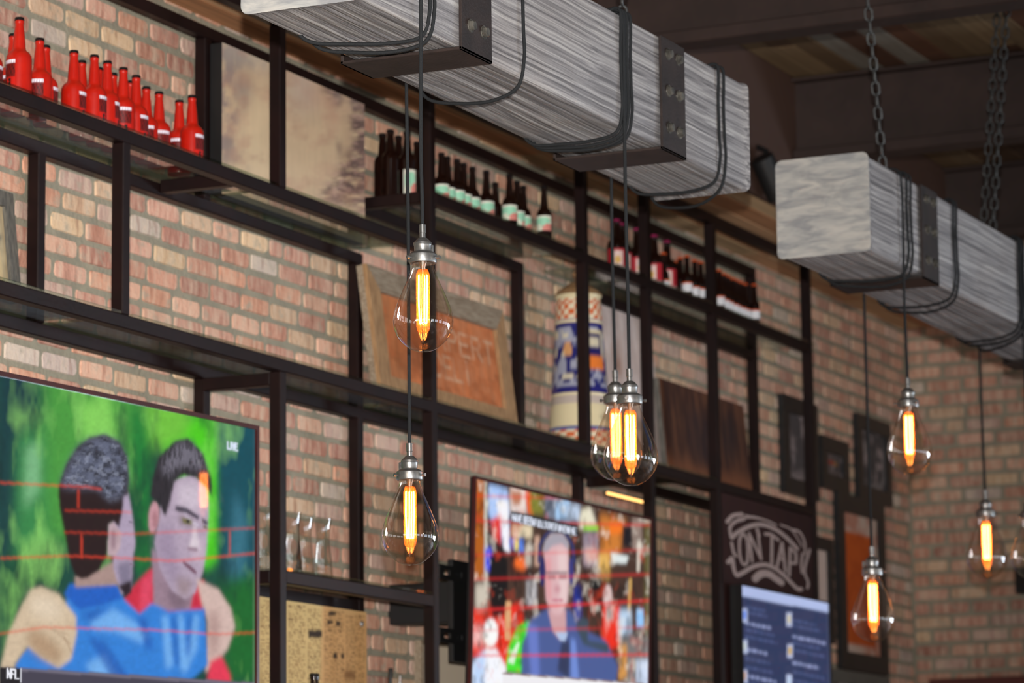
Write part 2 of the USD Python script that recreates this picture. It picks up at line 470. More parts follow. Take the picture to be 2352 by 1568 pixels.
brick_field(wall, 6.9, XR - 0.01, 1.9, ZS + 0.02, lambda v: np.column_stack([v[:, 0], W - v[:, 2], v[:, 1]]), seen_back, random.Random(3))
wr = thing('wall_right', 'narrow brick wall at the far right corner of the bar', 'wall', (XR, 4, 0), kind='structure')
wr.part('mortar', box(XR, XR + 0.1, 0.0, W, 0, ZC + 0.1), 'mortar')
for a, b, za, zb in ((ROOM_Y0, 0.0, 0, 0.9), (ROOM_Y0, 0.0, 2.6, ZC + 0.1), (ROOM_Y0, -5.45, 0.9, 2.6), (-3.55, -2.95, 0.9, 2.6), (-1.05, 0.0, 0.9, 2.6)):
    wr.part('panel', box(XR, XR + 0.1, a, b, za, zb), 'mortar')


def seen_right(c):
    px, py = project(c)
    return 2060 < px < 2372 and 740 < py < 1560


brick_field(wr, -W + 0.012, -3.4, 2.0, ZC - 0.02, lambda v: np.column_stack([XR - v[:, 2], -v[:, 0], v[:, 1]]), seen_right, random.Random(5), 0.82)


def pane_wall(name, label, along, windows, plane, lo, hi):
    """A plain wall with window openings: piers, a sill band and a head band."""
    t = thing(name, label, 'wall', (0, 0, 0), kind='structure')
    z0, z1 = 1.0, 2.5
    edges = [lo]
    for c, w in windows:
        edges += [c - w / 2, c + w / 2]
    edges.append(hi)
    def slab(a, b, za, zb):
        return box(a, b, plane - 0.1, plane, za, zb) if along == 'x' else box(plane - 0.1, plane, a, b, za, zb)
    t.part('panel', slab(lo, hi, 0, z0), 'plaster'); t.part('panel', slab(lo, hi, z1, ZC + 0.1), 'plaster')
    for a, b in zip(edges[0::2], edges[1::2]):
        t.part('panel', slab(a, b, z0, z1), 'plaster')


pane_wall('wall_front', 'plain street side wall with a row of windows', 'x', WIN_FRONT, ROOM_Y0, ROOM_X0, XR)
pane_wall('wall_left', 'plain side wall with three windows', 'y', WIN_LEFT, ROOM_X0, ROOM_Y0, W)
wi = 0
for along, plane, lst, out, z0, z1 in (('x', ROOM_Y0, WIN_FRONT, -1, 1.0, 2.5), ('y', ROOM_X0, WIN_LEFT, -1, 1.0, 2.5), ('y', XR, WIN_RIGHT, 1, 0.9, 2.6)):
    for c, w in lst:
        wi += 1
        b = (c, plane, z0) if along == 'x' else (plane, c, z0)
        t = thing('window_%d' % wi, 'tall dark framed window letting in daylight, window %d along the room walls' % wi, 'window', b, kind='structure')

        def bar(a, b2, za, zb, d0=0.01, d1=0.07):
            return box(a, b2, plane + out * d0, plane + out * d1, za, zb) if along == 'x' else box(plane + out * d0, plane + out * d1, a, b2, za, zb)
        l, r_, zm = c - w / 2, c + w / 2, (z0 + z1) / 2
        for q in (bar(l, l + 0.06, z0, z1), bar(r_ - 0.06, r_, z0, z1), bar(l, r_, z0, z0 + 0.06), bar(l, r_, z1 - 0.06, z1), bar(c - 0.05, c + 0.05, z0 + 0.06, z1 - 0.06), bar(l + 0.06, r_ - 0.06, zm - 0.05, zm + 0.05)):
            t.part('frame_bar', q, 'window_frame')
        t.part('pane', bar(l, r_, z0, z1, 0.04, 0.045), 'window_glass')

fl = thing('floor', 'brown timber floor of the bar room', 'floor', (5, 0, 0), kind='structure')
fl.part('boards', box(ROOM_X0, XR, ROOM_Y0, W, -0.1, 0), 'floor_wood')

PLANK = [(126, 100, 72), (136, 112, 84), (146, 138, 126), (108, 82, 60), (118, 78, 56), (128, 96, 66), (98, 76, 60), (146, 120, 88), (134, 128, 120), (104, 70, 52)]
ce = thing('ceiling', 'ceiling of reclaimed planks in mixed brown grey and rust tones', 'ceiling', (10, 0, ZC), kind='structure')
ce.part('deck', box(ROOM_X0, XR + 0.2, ROOM_Y0, W, ZC, ZC + 0.12), 'fascia_wood')
pr = random.Random(11)
y = YS - 0.004
while y > 2.3:
    x = 8.6 + pr.uniform(0, 1.0)
    while x < XR - 0.05:
        L = pr.uniform(0.9, 2.4); x2 = min(x + L, XR - 0.003)
        col = lin(pr.choice(PLANK)) * pr.uniform(0.5, 0.8)
        m = box(x, x2 - 0.004, y - 0.096, y, ZC - 0.018 - pr.uniform(0, 0.005), ZC + 0.005, 0.002)
        if x2 - x > 0.1:
            ce.part('plank', m, 'plank_wood', paint=np.tile(col, (len(m[0]), 1)))
        x = x2
    y -= 0.1
so = thing('trim_1', 'low plank soffit over the bar shelving with a dark fascia board', 'ceiling soffit', (10, 5, ZS), kind='structure')
so.part('fascia', box(5.5, XR, YS, YS + 0.03, ZS - 0.004, ZC, 0.003), 'fascia_wood')
so.part('backing', box(5.5, XR, YS + 0.03, W, ZS + 0.02, ZS + 0.05), 'fascia_wood')
TAN = [(206, 166, 126), (196, 152, 114), (212, 178, 138), (192, 138, 98), (200, 146, 106)]
y = W
while y > YS + 0.1:
    x = 5.6 + pr.uniform(0, 0.8)
    y0 = max(y - 0.107, YS + 0.03)
    while x < XR - 0.05:
        L = pr.uniform(1.2, 2.6); x2 = min(x + L, XR - 0.003)
        col = lin(pr.choice(TAN)) * pr.uniform(0.8, 1.05)
        m = box(x, x2 - 0.004, y0 + 0.003, y, ZS, ZS + 0.021, 0.002)
        if x2 - x > 0.1:
            so.part('plank', m, 'plank_wood', paint=np.tile(col, (len(m[0]), 1)))
        x = x2
    y -= 0.11

# steel ceiling joists run from the soffit out over the room
for i, (xj, lab) in enumerate(((10.98, 'dark brown steel ceiling joist, nearest the top edge of the picture'), (13.05, 'dark brown steel ceiling joist, second back, with a wide web'),
                               (15.08, 'dark brown steel ceiling joist, farthest back behind the right timber beam'))):
    t = thing('ceiling_joist', lab, 'joist', (xj, 2, 4.50))
    zb = ZC - 0.382
    t.part('web', box(xj + 0.055, xj + 0.068, -2.0, YS, zb + 0.012, ZC - 0.03), 'joist_steel')
    t.part('flange', box(xj, xj + 0.125, -2.0, YS - 0.001, zb, zb + 0.048, 0.004), 'joist_steel')
    t.part('flange', box(xj, xj + 0.125, -2.0, YS - 0.001, ZC - 0.042, ZC - 0.028, 0.002), 'joist_steel')

tr = thing('trim_2', 'dark red brown door head trim low on the far right wall', 'trim', (XR, 4.8, 2.5), kind='structure')
tr.part('head_casing', box(XR - 0.05, XR - 0.001, 3.6, 5.28, 2.36, 2.52, 0.006), 'red_trim')
tr.part('jamb', box(XR - 0.045, XR - 0.001, 5.16, 5.28, 0.0, 2.36, 0.004), 'red_trim'); tr.part('jamb', box(XR - 0.045, XR - 0.001, 3.6, 3.72, 0.0, 2.36, 0.004), 'red_trim')

# ------------------------------------------------------------------ shelving frame of square steel tube
YF, YB = 5.04, 5.32                                    # front face of the front frame, front face of the back frame
fr = thing('shelving_frame', 'tall black square steel shelving frame standing along the brick wall', 'shelving frame', (10.5, YF, 0))
T = 0.04


POSTS = []


def post(x, ya, z0, z1):
    POSTS.append((x, ya, z0, z1))
    fr.part('post', box(x, x + T, ya, ya + T, z0, z1, 0.003), 'black_steel')


def rail(x0, x1, ya, z0):
    fr.part('rail', box(x0, x1, ya + 0.0006, ya + T - 0.0006, z0, z0 + T, 0.003), 'black_steel')


def cross(x, z0):
    fr.part('cross_rail', box(x + 0.0006, x + T - 0.0006, YF + T, YB, z0, z0 + T, 0.003), 'black_steel')


H1, H2, H3, H4, H5, H6 = 3.102, 3.643, 3.825, 4.203, 2.447, 1.78
HB = 4.198                                             # the back frame's top rail
XL, XE = 6.7, 13.90
PX = dict(a=8.165, b=9.090, c=10.143, d=11.432, e=12.042, f=12.735, g=13.860)
post(XL, YF, 0, H4); post(XL, YB, 0, HB)
post(PX['a'], YF, H1 + T, H2); post(PX['b'], YF, 0, H1); post(PX['b'], YF, H2 + T, H4)
post(PX['c'], YF, 0, H4); post(PX['d'], YF, H1 + T, H4); post(PX['e'], YF, 0, H4); post(PX['f'], YF, 0, H4); post(PX['g'], YF, 0, H4 + T)
rail(XL, PX['g'], YF, H1); rail(XL + T, PX['c'], YF, H2); rail(PX['c'] + T, PX['g'], YF, H3); rail(XL, PX['g'], YF, H4); rail(PX['b'] + T, PX['c'], YF, H5)
rail(PX['b'] + T, PX['c'], YF, H6)
BX = dict(a=at(88, 500, 'y', YB)[0], b=at(471, 250, 'y', YB)[0], c=at(835, 800, 'y', YB)[0] - T, d=at(1205, 750, 'y', YB)[0] - T, e=at(1343, 1130, 'y', YB)[0] - T, f=at(1737, 650, 'y', YB)[0] - T)
post(BX['a'], YB, H1 + T, H2); post(BX['b'], YB, 0, H1); post(BX['b'], YB, H2 - 0.008 + T, HB); post(BX['c'], YB, 0, H2); post(BX['d'], YB, H1 + T, H3)
post(BX['e'], YB, 0, H1); post(BX['f'], YB, H1 + T, HB)
rail(XL, BX['c'] + T, YB, H2 - 0.008); rail(XL, BX['f'], YB, H1 - 0.002); rail(PX['c'] + 0.05, BX['d'] + T, YB, H3 - 0.006); rail(PX['e'] + 0.1, BX['f'], YB, H3 - 0.006)
rail(BX['b'] + T, BX['c'], YB, H5 - 0.006); rail(XL, BX['f'] + T, YB, HB)
rail(BX['b'] + T, BX['c'], YB, H6)
cross(PX['b'], H1 - T - 0.002); cross(PX['c'], H3); cross(8.83, H2); cross(PX['e'], H1 - T - 0.002); cross(XL, H1); cross(XL, H2)
cross(PX['b'], H5); cross(PX['b'], H6); cross(PX['c'] - 0.002, H6)

GT = 0.008


def glass_shelf(label, x0, x1, z, y1=None):
    t = thing('glass_shelf', label, 'shelf', ((x0 + x1) / 2, YF + 0.15, z), group=None)
    g = shapely.box(x0, YF + 0.002, x1, YB + T - 0.005)
    for px_, py_, za, zb in POSTS:                       # the pane is notched round the tubes that pass it
        if za < z + GT and zb > z:
            g = g.difference(shapely.box(px_ - .0025, py_ - .0025, px_ + T + .0025, py_ + T + .0025))
    g = max(g.geoms, key=lambda q: q.area) if hasattr(g, 'geoms') else g
    m = trimesh.creation.extrude_polygon(g, GT, engine='earcut')
    t.part('pane', place(m, t=(0, 0, z)), 'shelf_glass')
    return z + GT


ZG1 = glass_shelf('clear glass shelf under the framed orange sign and the beer stein', PX['a'] + 0.06, PX['c'] - 0.004, H1 + T + 0.0005)
glass_shelf('clear glass shelf under the grey weathered panel at the left edge', XL + 0.05, PX['a'] - 0.004, H1 + T + 0.0005)
glass_shelf('clear glass shelf holding the big ceramic beer stein', PX['c'] + 0.046, PX['e'] - 0.004, H1 + T + 0.0005)
glass_shelf('clear glass shelf under the dark brown burnt wood sign', PX['e'] + 0.046, PX['f'] - 0.004, H1 + T + 0.0005)
ZG2 = glass_shelf('clear glass shelf under the row of red bottles', XL + 0.05, PX['b'] - 0.004, H2 + T + 0.0005)
glass_shelf('clear glass shelf under the large faded canvas panel', PX['b'] + 0.046, PX['c'] - 0.004, H2 + T + 0.0005)
ZG3 = glass_shelf('clear glass shelf under the mint labelled beer bottles', PX['c'] + 0.046, PX['d'] - 0.004, H3 + T + 0.0005)
glass_shelf('clear glass shelf under the red labelled bottles', PX['e'] - 0.30, PX['e'] - 0.004, H3 + T + 0.0005)
glass_shelf('clear glass shelf under the small orange capped bottles', PX['e'] + 0.046, BX['f'] + 0.02, H3 + T + 0.0005)
ZG5 = glass_shelf('clear glass shelf under the row of glass carafes', PX['b'] + 0.046, PX['c'] - 0.006, H5 + T + 0.0005)
ZG6 = glass_shelf('low clear glass shelf at the bottom edge below the menu board', PX['b'] + 0.046, PX['c'] - 0.006, H6 + T + 0.0005)

# ------------------------------------------------------------------ timber beams, straps, chains
BY0, BY1, BZ0, BZ1 = 3.517, 3.823, 3.54, 3.853


def timber(x0, x1, seed):
    """A rough sawn square beam whose faces are ridged by the raised grain."""
    ns, nx = 420, int((x1 - x0) / 0.035)
    r = 0.014
    w, h = BY1 - BY0, BZ1 - BZ0
    q = Polygon([(-w / 2 + r, -h / 2 + r), (w / 2 - r, -h / 2 + r), (w / 2 - r, h / 2 - r), (-w / 2 + r, h / 2 - r)]).buffer(r, quad_segs=5).exterior
    s = np.arange(ns) / ns * q.length
    base = np.array([q.interpolate(a).coords[0] for a in s])
    nrm = np.roll(base, -1, 0) - np.roll(base, 1, 0)
    nrm = np.column_stack([nrm[:, 1], -nrm[:, 0]]); nrm /= np.linalg.norm(nrm, axis=1, keepdims=True)
    xs = np.linspace(x0, x1, nx)
    X, S = np.meshgrid(xs, s, indexing='ij')
    wob = 0.02 * meshkit.noise(np.stack([X * 1.6, S * 6, X * 0 + seed], -1), seed)
    d = meshkit.fbm(np.stack([X * 1.3, (S + wob) * 85, X * 0], -1), 3, seed) - 0.5
    d = 0.0045 * d + 0.006 * (meshkit.noise(np.stack([X * 2.2, S * 9, X * 0], -1), seed + 9) - 0.5)
    end = np.minimum(np.minimum(X - x0, x1 - X) / 0.012, 1.0)
    d = d * np.clip(end, 0.2, 1) - 0.008 * (1 - np.clip(end, 0, 1))
    Y = base[None, :, 0] + nrm[None, :, 0] * d + (BY0 + BY1) / 2
    Z = base[None, :, 1] + nrm[None, :, 1] * d + (BZ0 + BZ1) / 2
    v = np.stack([X, Y, Z], -1).reshape(-1, 3)
    i, k = np.meshgrid(np.arange(nx - 1), np.arange(ns), indexing='ij')
    l = (k + 1) % ns
    f = np.stack([i * ns + k, (i + 1) * ns + k, (i + 1) * ns + l, i * ns + l], -1).reshape(-1, 4)
    caps = []
    for a in (0, nx - 1):
        ring = v[a * ns:(a + 1) * ns]
        c = ring.mean(0)
        rings = [ring] + [c + (ring - c) * t for t in (0.985, 0.8, 0.55, 0.28)]
        for g, t in zip(rings[1:], (0, 1, 1, 1)):
            g[:, 0] += (0.006 if a == 0 else -0.006) * -1 * (1 - t * 0.6) * 0.3
            g[:, 0] += 0.004 * (meshkit.noise(np.column_stack([g[:, 1] * 16, g[:, 2] * 45, g[:, 0] * 0]), seed + 4) - 0.5)
        vv = np.vstack(rings + [c[None]])
        ff = []
        for b in range(4):
            for kk in range(ns):
                ll = (kk + 1) % ns
                ff += [[b * ns + kk, b * ns + ll, (b + 1) * ns + ll], [b * ns + kk, (b + 1) * ns + ll, (b + 1) * ns + kk]]
        for kk in range(ns):
            ff.append([4 * ns + kk, 4 * ns + (kk + 1) % ns, 5 * ns])
        ff = np.array(ff)
        caps.append((vv, ff[:, ::-1] if a == 0 else ff))
    return (v, f), caps


def hexbolt(x, z):
    r, h = 0.0135, 0.013
    y0 = BY0 - 0.014
    ang = np.arange(6) * math.pi / 3 + 0.3
    ring = lambda rr, y: np.column_stack([x + rr * np.cos(ang), np.full(6, y), z + rr * np.sin(ang)])
    pts = np.vstack([ring(r, y0), ring(r, y0 - h + 0.003), ring(r * 0.82, y0 - h)])
    wash = np.column_stack([x + 0.017 * np.cos(np.arange(16) * math.pi / 8), np.full(16, y0 + 0.001), z + 0.017 * np.sin(np.arange(16) * math.pi / 8)])
    w2 = wash.copy(); w2[:, 1] = y0 - 0.0025
    return join(vf(trimesh.PointCloud(pts).convex_hull), vf(trimesh.PointCloud(np.vstack([wash, w2])).convex_hull))


def strap(t, x0, x1):
    """U-shaped steel strap: front and back plates and a bottom plate."""
    th, g = 0.008, 0.006
    m = join(box(x0, x1, BY0 - g - th, BY0 - g, BZ0 - g - th, BZ1 - 0.004, 0.0015), box(x0, x1, BY1 + g, BY1 + g + th, BZ0 - g - th, BZ1 - 0.004, 0.0015),
             box(x0, x1, BY0 - g - th, BY1 + g + th, BZ0 - g - th, BZ0 - g, 0.0015))
    s = t.part('strap', m, 'strap_steel')
    for z in (3.595, 3.70, 3.805):
        s.part('bolt', hexbolt(x0 + 0.05, z), 'bolt_steel'); s.part('bolt', hexbolt(x0 + 0.124, z), 'bolt_steel')


def beam(x0, x1, straps, seed, label):
    t = thing('timber_beam', label, 'light fixture beam', (0.5 * (x0 + x1), 3.67, BZ0))
    body, caps = timber(x0, x1, seed)
    t.part('timber', body, 'weathered_timber', smooth=50)
    for c in caps:
        t.part('end_face', c, 'weathered_end', smooth=50)
    for a in straps:
        strap(t, a, a + 0.172)
    return t


B1 = beam(6.72, 9.178, (7.226, 8.494), 1, 'long whitewashed rough timber beam with two steel straps, hanging top centre, nearest')
B2 = beam(10.25, 13.6, (10.77, 12.75), 2, 'whitewashed rough timber beam on chains at upper right, farther away')


def link_mesh(c, axis, side, L, Wd, r):
    """An oval chain link centred at c, long along axis, wide along side."""
    axis = np.asarray(axis, float); side = np.asarray(side, float)
    side = side - axis * (axis @ side); side /= np.linalg.norm(side)
    R = Wd / 2 - r
    half = L / 2 - r - R
    a = np.linspace(0, math.pi, 9)
    top = [(R * math.cos(q), half + R * math.sin(q)) for q in a]
    bot = [(-R * math.cos(q), -half - R * math.sin(q)) for q in a]
    return tube([np.asarray(c) + side * u + axis * w for u, w in top + bot], r, 8, closed=True)


def chain(label, bottom, top, L=0.052, Wd=0.032, r=0.0042, doubled=False):
    bottom, top = np.asarray(bottom, float), np.asarray(top, float)
    t = thing('hanging_chain', label, 'chain', bottom)
    d = top - bottom; n = np.linalg.norm(d); d /= n
    pitch = L - 2 * r - 0.001
    face = np.cross(d, FWD); face /= np.linalg.norm(face)
    runs = [(np.zeros(3), 0)] + ([(face * 0.034 + FWD * 0.01, 1)] if doubled else [])
    for off, ph in runs:
        for k in range(int(n / pitch)):
            s = face if (k + ph) % 2 == 0 else FWD
            t.part('link', link_mesh(bottom + off + d * (pitch * (k + 0.5)), d, s, L, Wd, r), 'chain_steel', smooth=True)
    t.part('eye_bolt', join(tube([bottom + [0, 0, -0.006], bottom + d * 0.012], 0.007, 8), link_mesh(bottom + d * 0.012, d, FWD, 0.03, 0.03, 0.004)), 'chain_steel', smooth=True)
    return t


p0, p1 = at(2026, 362, 'y', 3.67), at(1992, 0, 'y', 3.67)
dd = (p1 - p0) / (p1[2] - p0[2])
chain('dark steel chain rising from the right timber beam, thinner one on the left', p0 + dd * (BZ1 - p0[2]), p0 + dd * (ZC - 0.02 - p0[2]))
p0, p1 = at(2280, 515, 'y', 3.67), at(2314, -8, 'y', 3.61)
dd = (p1 - p0) / (p1[2] - p0[2])
chain('doubled dark steel chain rising from the right timber beam near the picture edge', p0 + dd * (BZ1 - p0[2]), p0 + dd * (ZC - 0.02 - p0[2]), doubled=True)
p0 = at(1430, 20, 'y', 3.67)
chain('steel chain above the cord bundle on the long timber beam, at the top edge', (p0[0], 3.67, BZ1), (p0[0] - 0.02, 3.67, ZC - 0.02))

# ------------------------------------------------------------------ pendant lamps
# profile of the glass in units of its largest radius, z from its lowest point
GLASS = [(0.0, 0.0), (0.26, 0.03), (0.52, 0.16), (0.74, 0.36), (0.88, 0.56), (0.97, 0.80), (1.0, 1.04), (0.975, 1.24), (0.92, 1.46), (0.83, 1.70), (0.715, 1.98), (0.60, 2.24), (0.50, 2.46), (0.425, 2.66), (0.37, 2.86), (0.355, 3.0)]


def loop(xf, xb, sag=0.03, out=0.006):
    """One turn of cord round the beam: over the top, down the front, slack under the bottom, up the back."""
    o = out
    xm = lambda t: xf + (xb - xf) * t
    return [(xf, BY0 + 0.012, BZ1 + 0.013), (xf, BY0 - 0.006, BZ1 + 0.004), (xf, BY0 - o - .002, 3.81), (xf, BY0 - o, 3.75), (xf, BY0 - o - 0.001, 3.66), (xm(.01), BY0 - o - 0.002, 3.585), (xm(.06), BY0 + 0.012, BZ0 - 0.010 - sag * 0.35), (xm(.28), BY0 + 0.085, BZ0 - 0.012 - sag * 0.9),
            (xm(.6), BY0 + 0.18, BZ0 - 0.012 - sag * 0.8), (xm(.9), BY1 - 0.03, BZ0 - 0.010 - sag * 0.3), (xm(1), BY1 + o, BZ0 + 0.045), (xb, BY1 + o, 3.70), (xb, BY1 + o, 3.83), (xb, BY1 - 0.03, BZ1 + 0.009), (xb * .4 + xf * .6, BY0 + 0.10, BZ1 + 0.009)]


def pendant(label, side, px, py_bottom, r, loops, lean=0.0, key=0.4, seed=0):
    """side: 'front' or 'back' face of the beam that the cord drops from. px, py_bottom: the bulb's lowest point."""
    yh = BY0 - 0.012 if side == 'front' else BY1 + 0.012
    b = at(px, py_bottom, 'y', yh)
    t = thing('pendant_lamp', label, 'lamp', b)
    zs = b[2] + r * 3.0                                   # underside of the collar
    zt = zs + r * 1.27                                    # top of the strain relief
    pts = []
    for i, l in enumerate(loops):
        if i == 0:
            pts.append((l[0], BY1 - 0.08, BZ1 + 0.009)); pts.append((l[0], BY0 + 0.04, BZ1 + 0.009))
        else:
            pts.append((l[0], BY0 + 0.04, BZ1 + 0.012))
        pts += loop(*l)
    x = b[0]
    e = 0.004 * math.sin(seed * 2.3)
    if side == 'front':
        pts += [(x, BY0 + 0.05, BZ1 + 0.012), (x, BY0 - 0.002, BZ1 + 0.004), (x, yh, BZ1 - 0.05)]
    else:
        pts += [(x, BY1 - 0.06, BZ1 + 0.012), (x, BY1 + 0.002, BZ1 + 0.004), (x, yh, BZ1 - 0.05)]
    z = BZ1 - 0.15
    k = 0
    while z > zt + 0.12:
        pts.append((x + e * math.sin(k * 0.9 + seed), yh + 0.002 * math.sin(k * 0.7), z)); z -= 0.16; k += 1
    pts += [(x, yh, zt + 0.05), (x, yh, zt - 0.01)]
    t.part('cord', tube(spline(pts, 6), 0.0046, 8), 'cord_fabric', smooth=True)
    c = (b[0], yh, zs)
    L = lambda prof, n=36: lathe([(a * r, h * r) for a, h in prof], n, c)
    t.part('strain_relief', L([(0.0, 1.27), (0.115, 1.27), (0.115, 0.99), (0.0, 0.99)]), 'pewter', smooth=35)
    t.part('socket', L([(0, .98), (.10, .98), (.10, .83), (.16, .81), (.25, .72), (.305, .66), (.31, .60), (.29, .57), (.28, .40), (.29, .36), (0.0, .36)]), 'pewter', smooth=35)
    col = t.part('collar', L([(0.26, .37), (.36, .345), (.46, .27), (.47, .25), (.47, .02), (.44, -.03), (.40, -.03), (.40, .18), (.26, .22)]), 'pewter', smooth=35)
    for a in (0.35, 2.45, 4.55):
        d = np.array([math.cos(a + key), math.sin(a + key), 0])
        p = np.array(c) + [0, 0, 0.13 * r]
        m = join(tube([p + d * 0.45 * r, p + d * 0.56 * r], 0.035 * r, 8), tube([p + d * 0.55 * r, p + d * 0.63 * r], 0.062 * r, 10))
        col.part('thumb_screw', m, 'pewter', smooth=35)
    kd = np.array([math.cos(key - 0.7), math.sin(key - 0.7), 0]); p = np.array(c) + [0, 0, 0.5 * r]
    t.part('switch_key', join(tube([p + kd * 0.26 * r, p + kd * 0.36 * r], 0.05 * r, 8), box(*(p[0] + kd[0] * .38 * r + np.array([-.05, .05]) * r), *(p[1] + kd[1] * .38 * r + np.array([-.05, .05]) * r), p[2] - 0.17 * r, p[2] + 0.13 * r, 0.02 * r)), 'pewter')
    prof = smooth_profile(GLASS, 4)
    t.part('bulb', lathe([(a * r, h * r) for a, h in prof], 56, b if side == 'x' else (b[0], yh, b[2])), 'bulb_glass', smooth=True)
    f0 = np.array([b[0], yh, b[2]])
    t.part('inner_tube', lathe([(0, .62 * r), (.10 * r, .63 * r), (.175 * r, .675 * r), (.212 * r, .75 * r), (.225 * r, .86 * r), (.225 * r, 2.6 * r), (.17 * r, 2.75 * r)], 24, f0), 'amber_tube', smooth=True)
    wires = []
    n = 7
    for q in range(n):
        a0, a1 = q * 2 * math.pi / n, (q + 1) * 2 * math.pi / n
        rt, rb = 0.15 * r, 0.13 * r
        top, bot = 2.58 * r, 0.98 * r
        P = lambda a, rr, zz: f0 + [rr * math.cos(a), rr * math.sin(a), zz]
        wires.append(tube([P(a0, rt, top), P(a0 + .02, rt * 1.08, (top + bot) / 2), P(a0, rb, bot), P((a0 + a1) / 2, rb * .9, bot - .04 * r), P(a1, rb, bot)], 0.014 * r, 6))
    t.part('filament', join(*wires), 'filament_glow', smooth=True)
    t.part('stem', lathe([(0, 2.55 * r), (.05 * r, 2.6 * r), (.07 * r, 2.8 * r), (.15 * r, 3.05 * r), (0, 3.06 * r)], 16, f0), 'pewter', smooth=35)
    for sgn in (-1, 1):
        t.part('support_wire', tube([f0 + [0.05 * sgn * r, 0, .30 * r], f0 + [0.1 * sgn * r, 0, 1.0 * r]], 0.010 * r, 6), 'pewter')
    return t


fx_ = lambda px, py: at(px, py, 'y', BY0 - 0.006)[0]
bx_ = lambda px, py: at(px, py, 'y', BY1 + 0.006)[0]
pendant('clear filament bulb pendant hanging upper of the two at centre left, on a short cord', 'front', 972.5, 808, 0.0708, [(fx_(986, 40), bx_(672, 75), 0.020), (fx_(996, 40), bx_(700, 95), 0.034)], seed=1, key=0.2)
pendant('clear filament bulb pendant hanging lowest at centre left, below the short cord one', 'back', 942.5, 1298, 0.0722, [(fx_(1201, 30), bx_(955, 212), 0.045)], seed=2, key=2.2)
pendant('clear filament bulb pendant half hidden behind its twin at centre right', 'back', 1417, 1103, 0.0748, [(fx_(1650, 250), bx_(1436, 420), 0.030), (fx_(1662, 250), bx_(1488, 450), 0.055)], seed=3, key=1.3)
pendant('clear filament bulb pendant in front of its twin at centre right', 'front', 1450, 1115, 0.0732, [(fx_(1427, 200), bx_(1195, 320), 0.022), (fx_(1434, 200), bx_(1200, 322), 0.030), (fx_(1441, 200), bx_(1206, 325), 0.036), (fx_(1449, 200), bx_(1214, 328), 0.030)], seed=4, key=0.9)
pendant('clear filament bulb pendant highest at right, against the far corner', 'front', 2091, 1090, 0.0750, [(fx_(2083, 500), bx_(1872, 625), 0.026), (fx_(2092, 500), bx_(1884, 635), 0.040)], seed=5, key=1.7)
pendant('clear filament bulb pendant lowest at right, in front of the orange poster', 'back', 2008, 1474, 0.0770, [(fx_(2190, 560), bx_(2008, 690), 0.03), (fx_(2197, 560), bx_(2020, 700), 0.045)], seed=6, key=2.6)
pendant('clear filament bulb pendant at far right, second in from the picture edge', 'back', 2269, 1328, 0.0790, [(fx_(2340, 650), bx_(2186, 775), 0.03), (fx_(2346, 650), bx_(2200, 785), 0.038)], seed=7, key=0.5)
pendant('clear filament bulb pendant cut by the right picture edge', 'front', 2372, 1330, 0.0750, [(fx_(2352, 650), bx_(2240, 800), 0.03)], seed=8, key=1.1)

# ------------------------------------------------------------------ bottles
def paint_fn(n, fn):
    return np.array([fn(i) for i in range(n)])


def band(r, z0, z1, half, nth=28, nz=24, off=0.0004):
    """A curved label patch centred on +x, and its (angle, height) coordinates in 0..1."""
    a = np.linspace(-half, half, nth); z = np.linspace(z0, z1, nz)
    A, Z = np.meshgrid(a, z)
    v = np.stack([(r + off) * np.cos(A), (r + off) * np.sin(A), Z], -1).reshape(-1, 3)
    i, k = np.meshgrid(np.arange(nz - 1), np.arange(nth - 1), indexing='ij')
    q = i * nth + k
    f = np.stack([q, q + 1, q + nth + 1, q + nth], -1).reshape(-1, 4)
    return (v, f), ((A + half) / (2 * half)).ravel(), ((Z - z0) / (z1 - z0)).ravel()


def red_label(u, v):
    c = np.tile(lin((110, 14, 10)), (len(u), 1))
    c[v > 0.87] = lin((226, 220, 230))
    c[(v > 0.90) & (v < 0.965) & (np.sin(u * 42) > 0.75)] = lin((150, 120, 140))
    c[v < 0.46] = lin((190, 22, 12))
    g = (v < 0.40) & (v > 0.08) & (u > 0.25) & (u < 0.75)
    c[g & ((np.abs(v - 0.36) < .035) | (np.abs(v - 0.24) < .03) | (np.abs(v - 0.12) < .035)) & (np.abs(u - .5) > .06)] = lin((40, 10, 10))
    c[g & ((np.abs(u - 0.3) < .05) | (np.abs(u - 0.7) < .05))] = lin((40, 10, 10))
    c[(v > 0.5) & (v < 0.84) & (np.sin(u * 30 + np.floor(v * 9) * 2) > 0.55)] = lin((52, 8, 8))
    return c


def mint_label(u, v):
    n = meshkit.noise(np.column_stack([u * 3, v * 3, u * 0]), 4)
    c = np.where((n > 0.52)[:, None], lin((150, 206, 176)), lin((214, 216, 196)))
    c[(u > 0.55) & (v < 0.45) & (u + (1 - v) > 1.25)] = lin((208, 130, 120))
    c[(v > 0.9) | (u < 0.1)] = lin((222, 220, 206))
    return c


def wine_label(u, v):
    c = np.tile(lin((176, 40, 52)), (len(u), 1))
    c[(v > .12) & (v < .9) & (u > .3) & (u < .72)] = lin((226, 196, 190))
    c[((u - .5) / .13) ** 2 + ((v - .42) / .2) ** 2 < 1] = lin((214, 168, 84))
    c[v < .08] = lin((214, 206, 206))
    return c


def pony_label(u, v):
    c = np.tile(lin((226, 226, 232)), (len(u), 1))
    c[v > .84] = lin((210, 86, 34))
    return c


def spin(n):
    """Adds a turn about z to a thing that was built at its base."""
    UsdGeom.Xformable(n.prim).AddRotateZOp().Set(0.0)


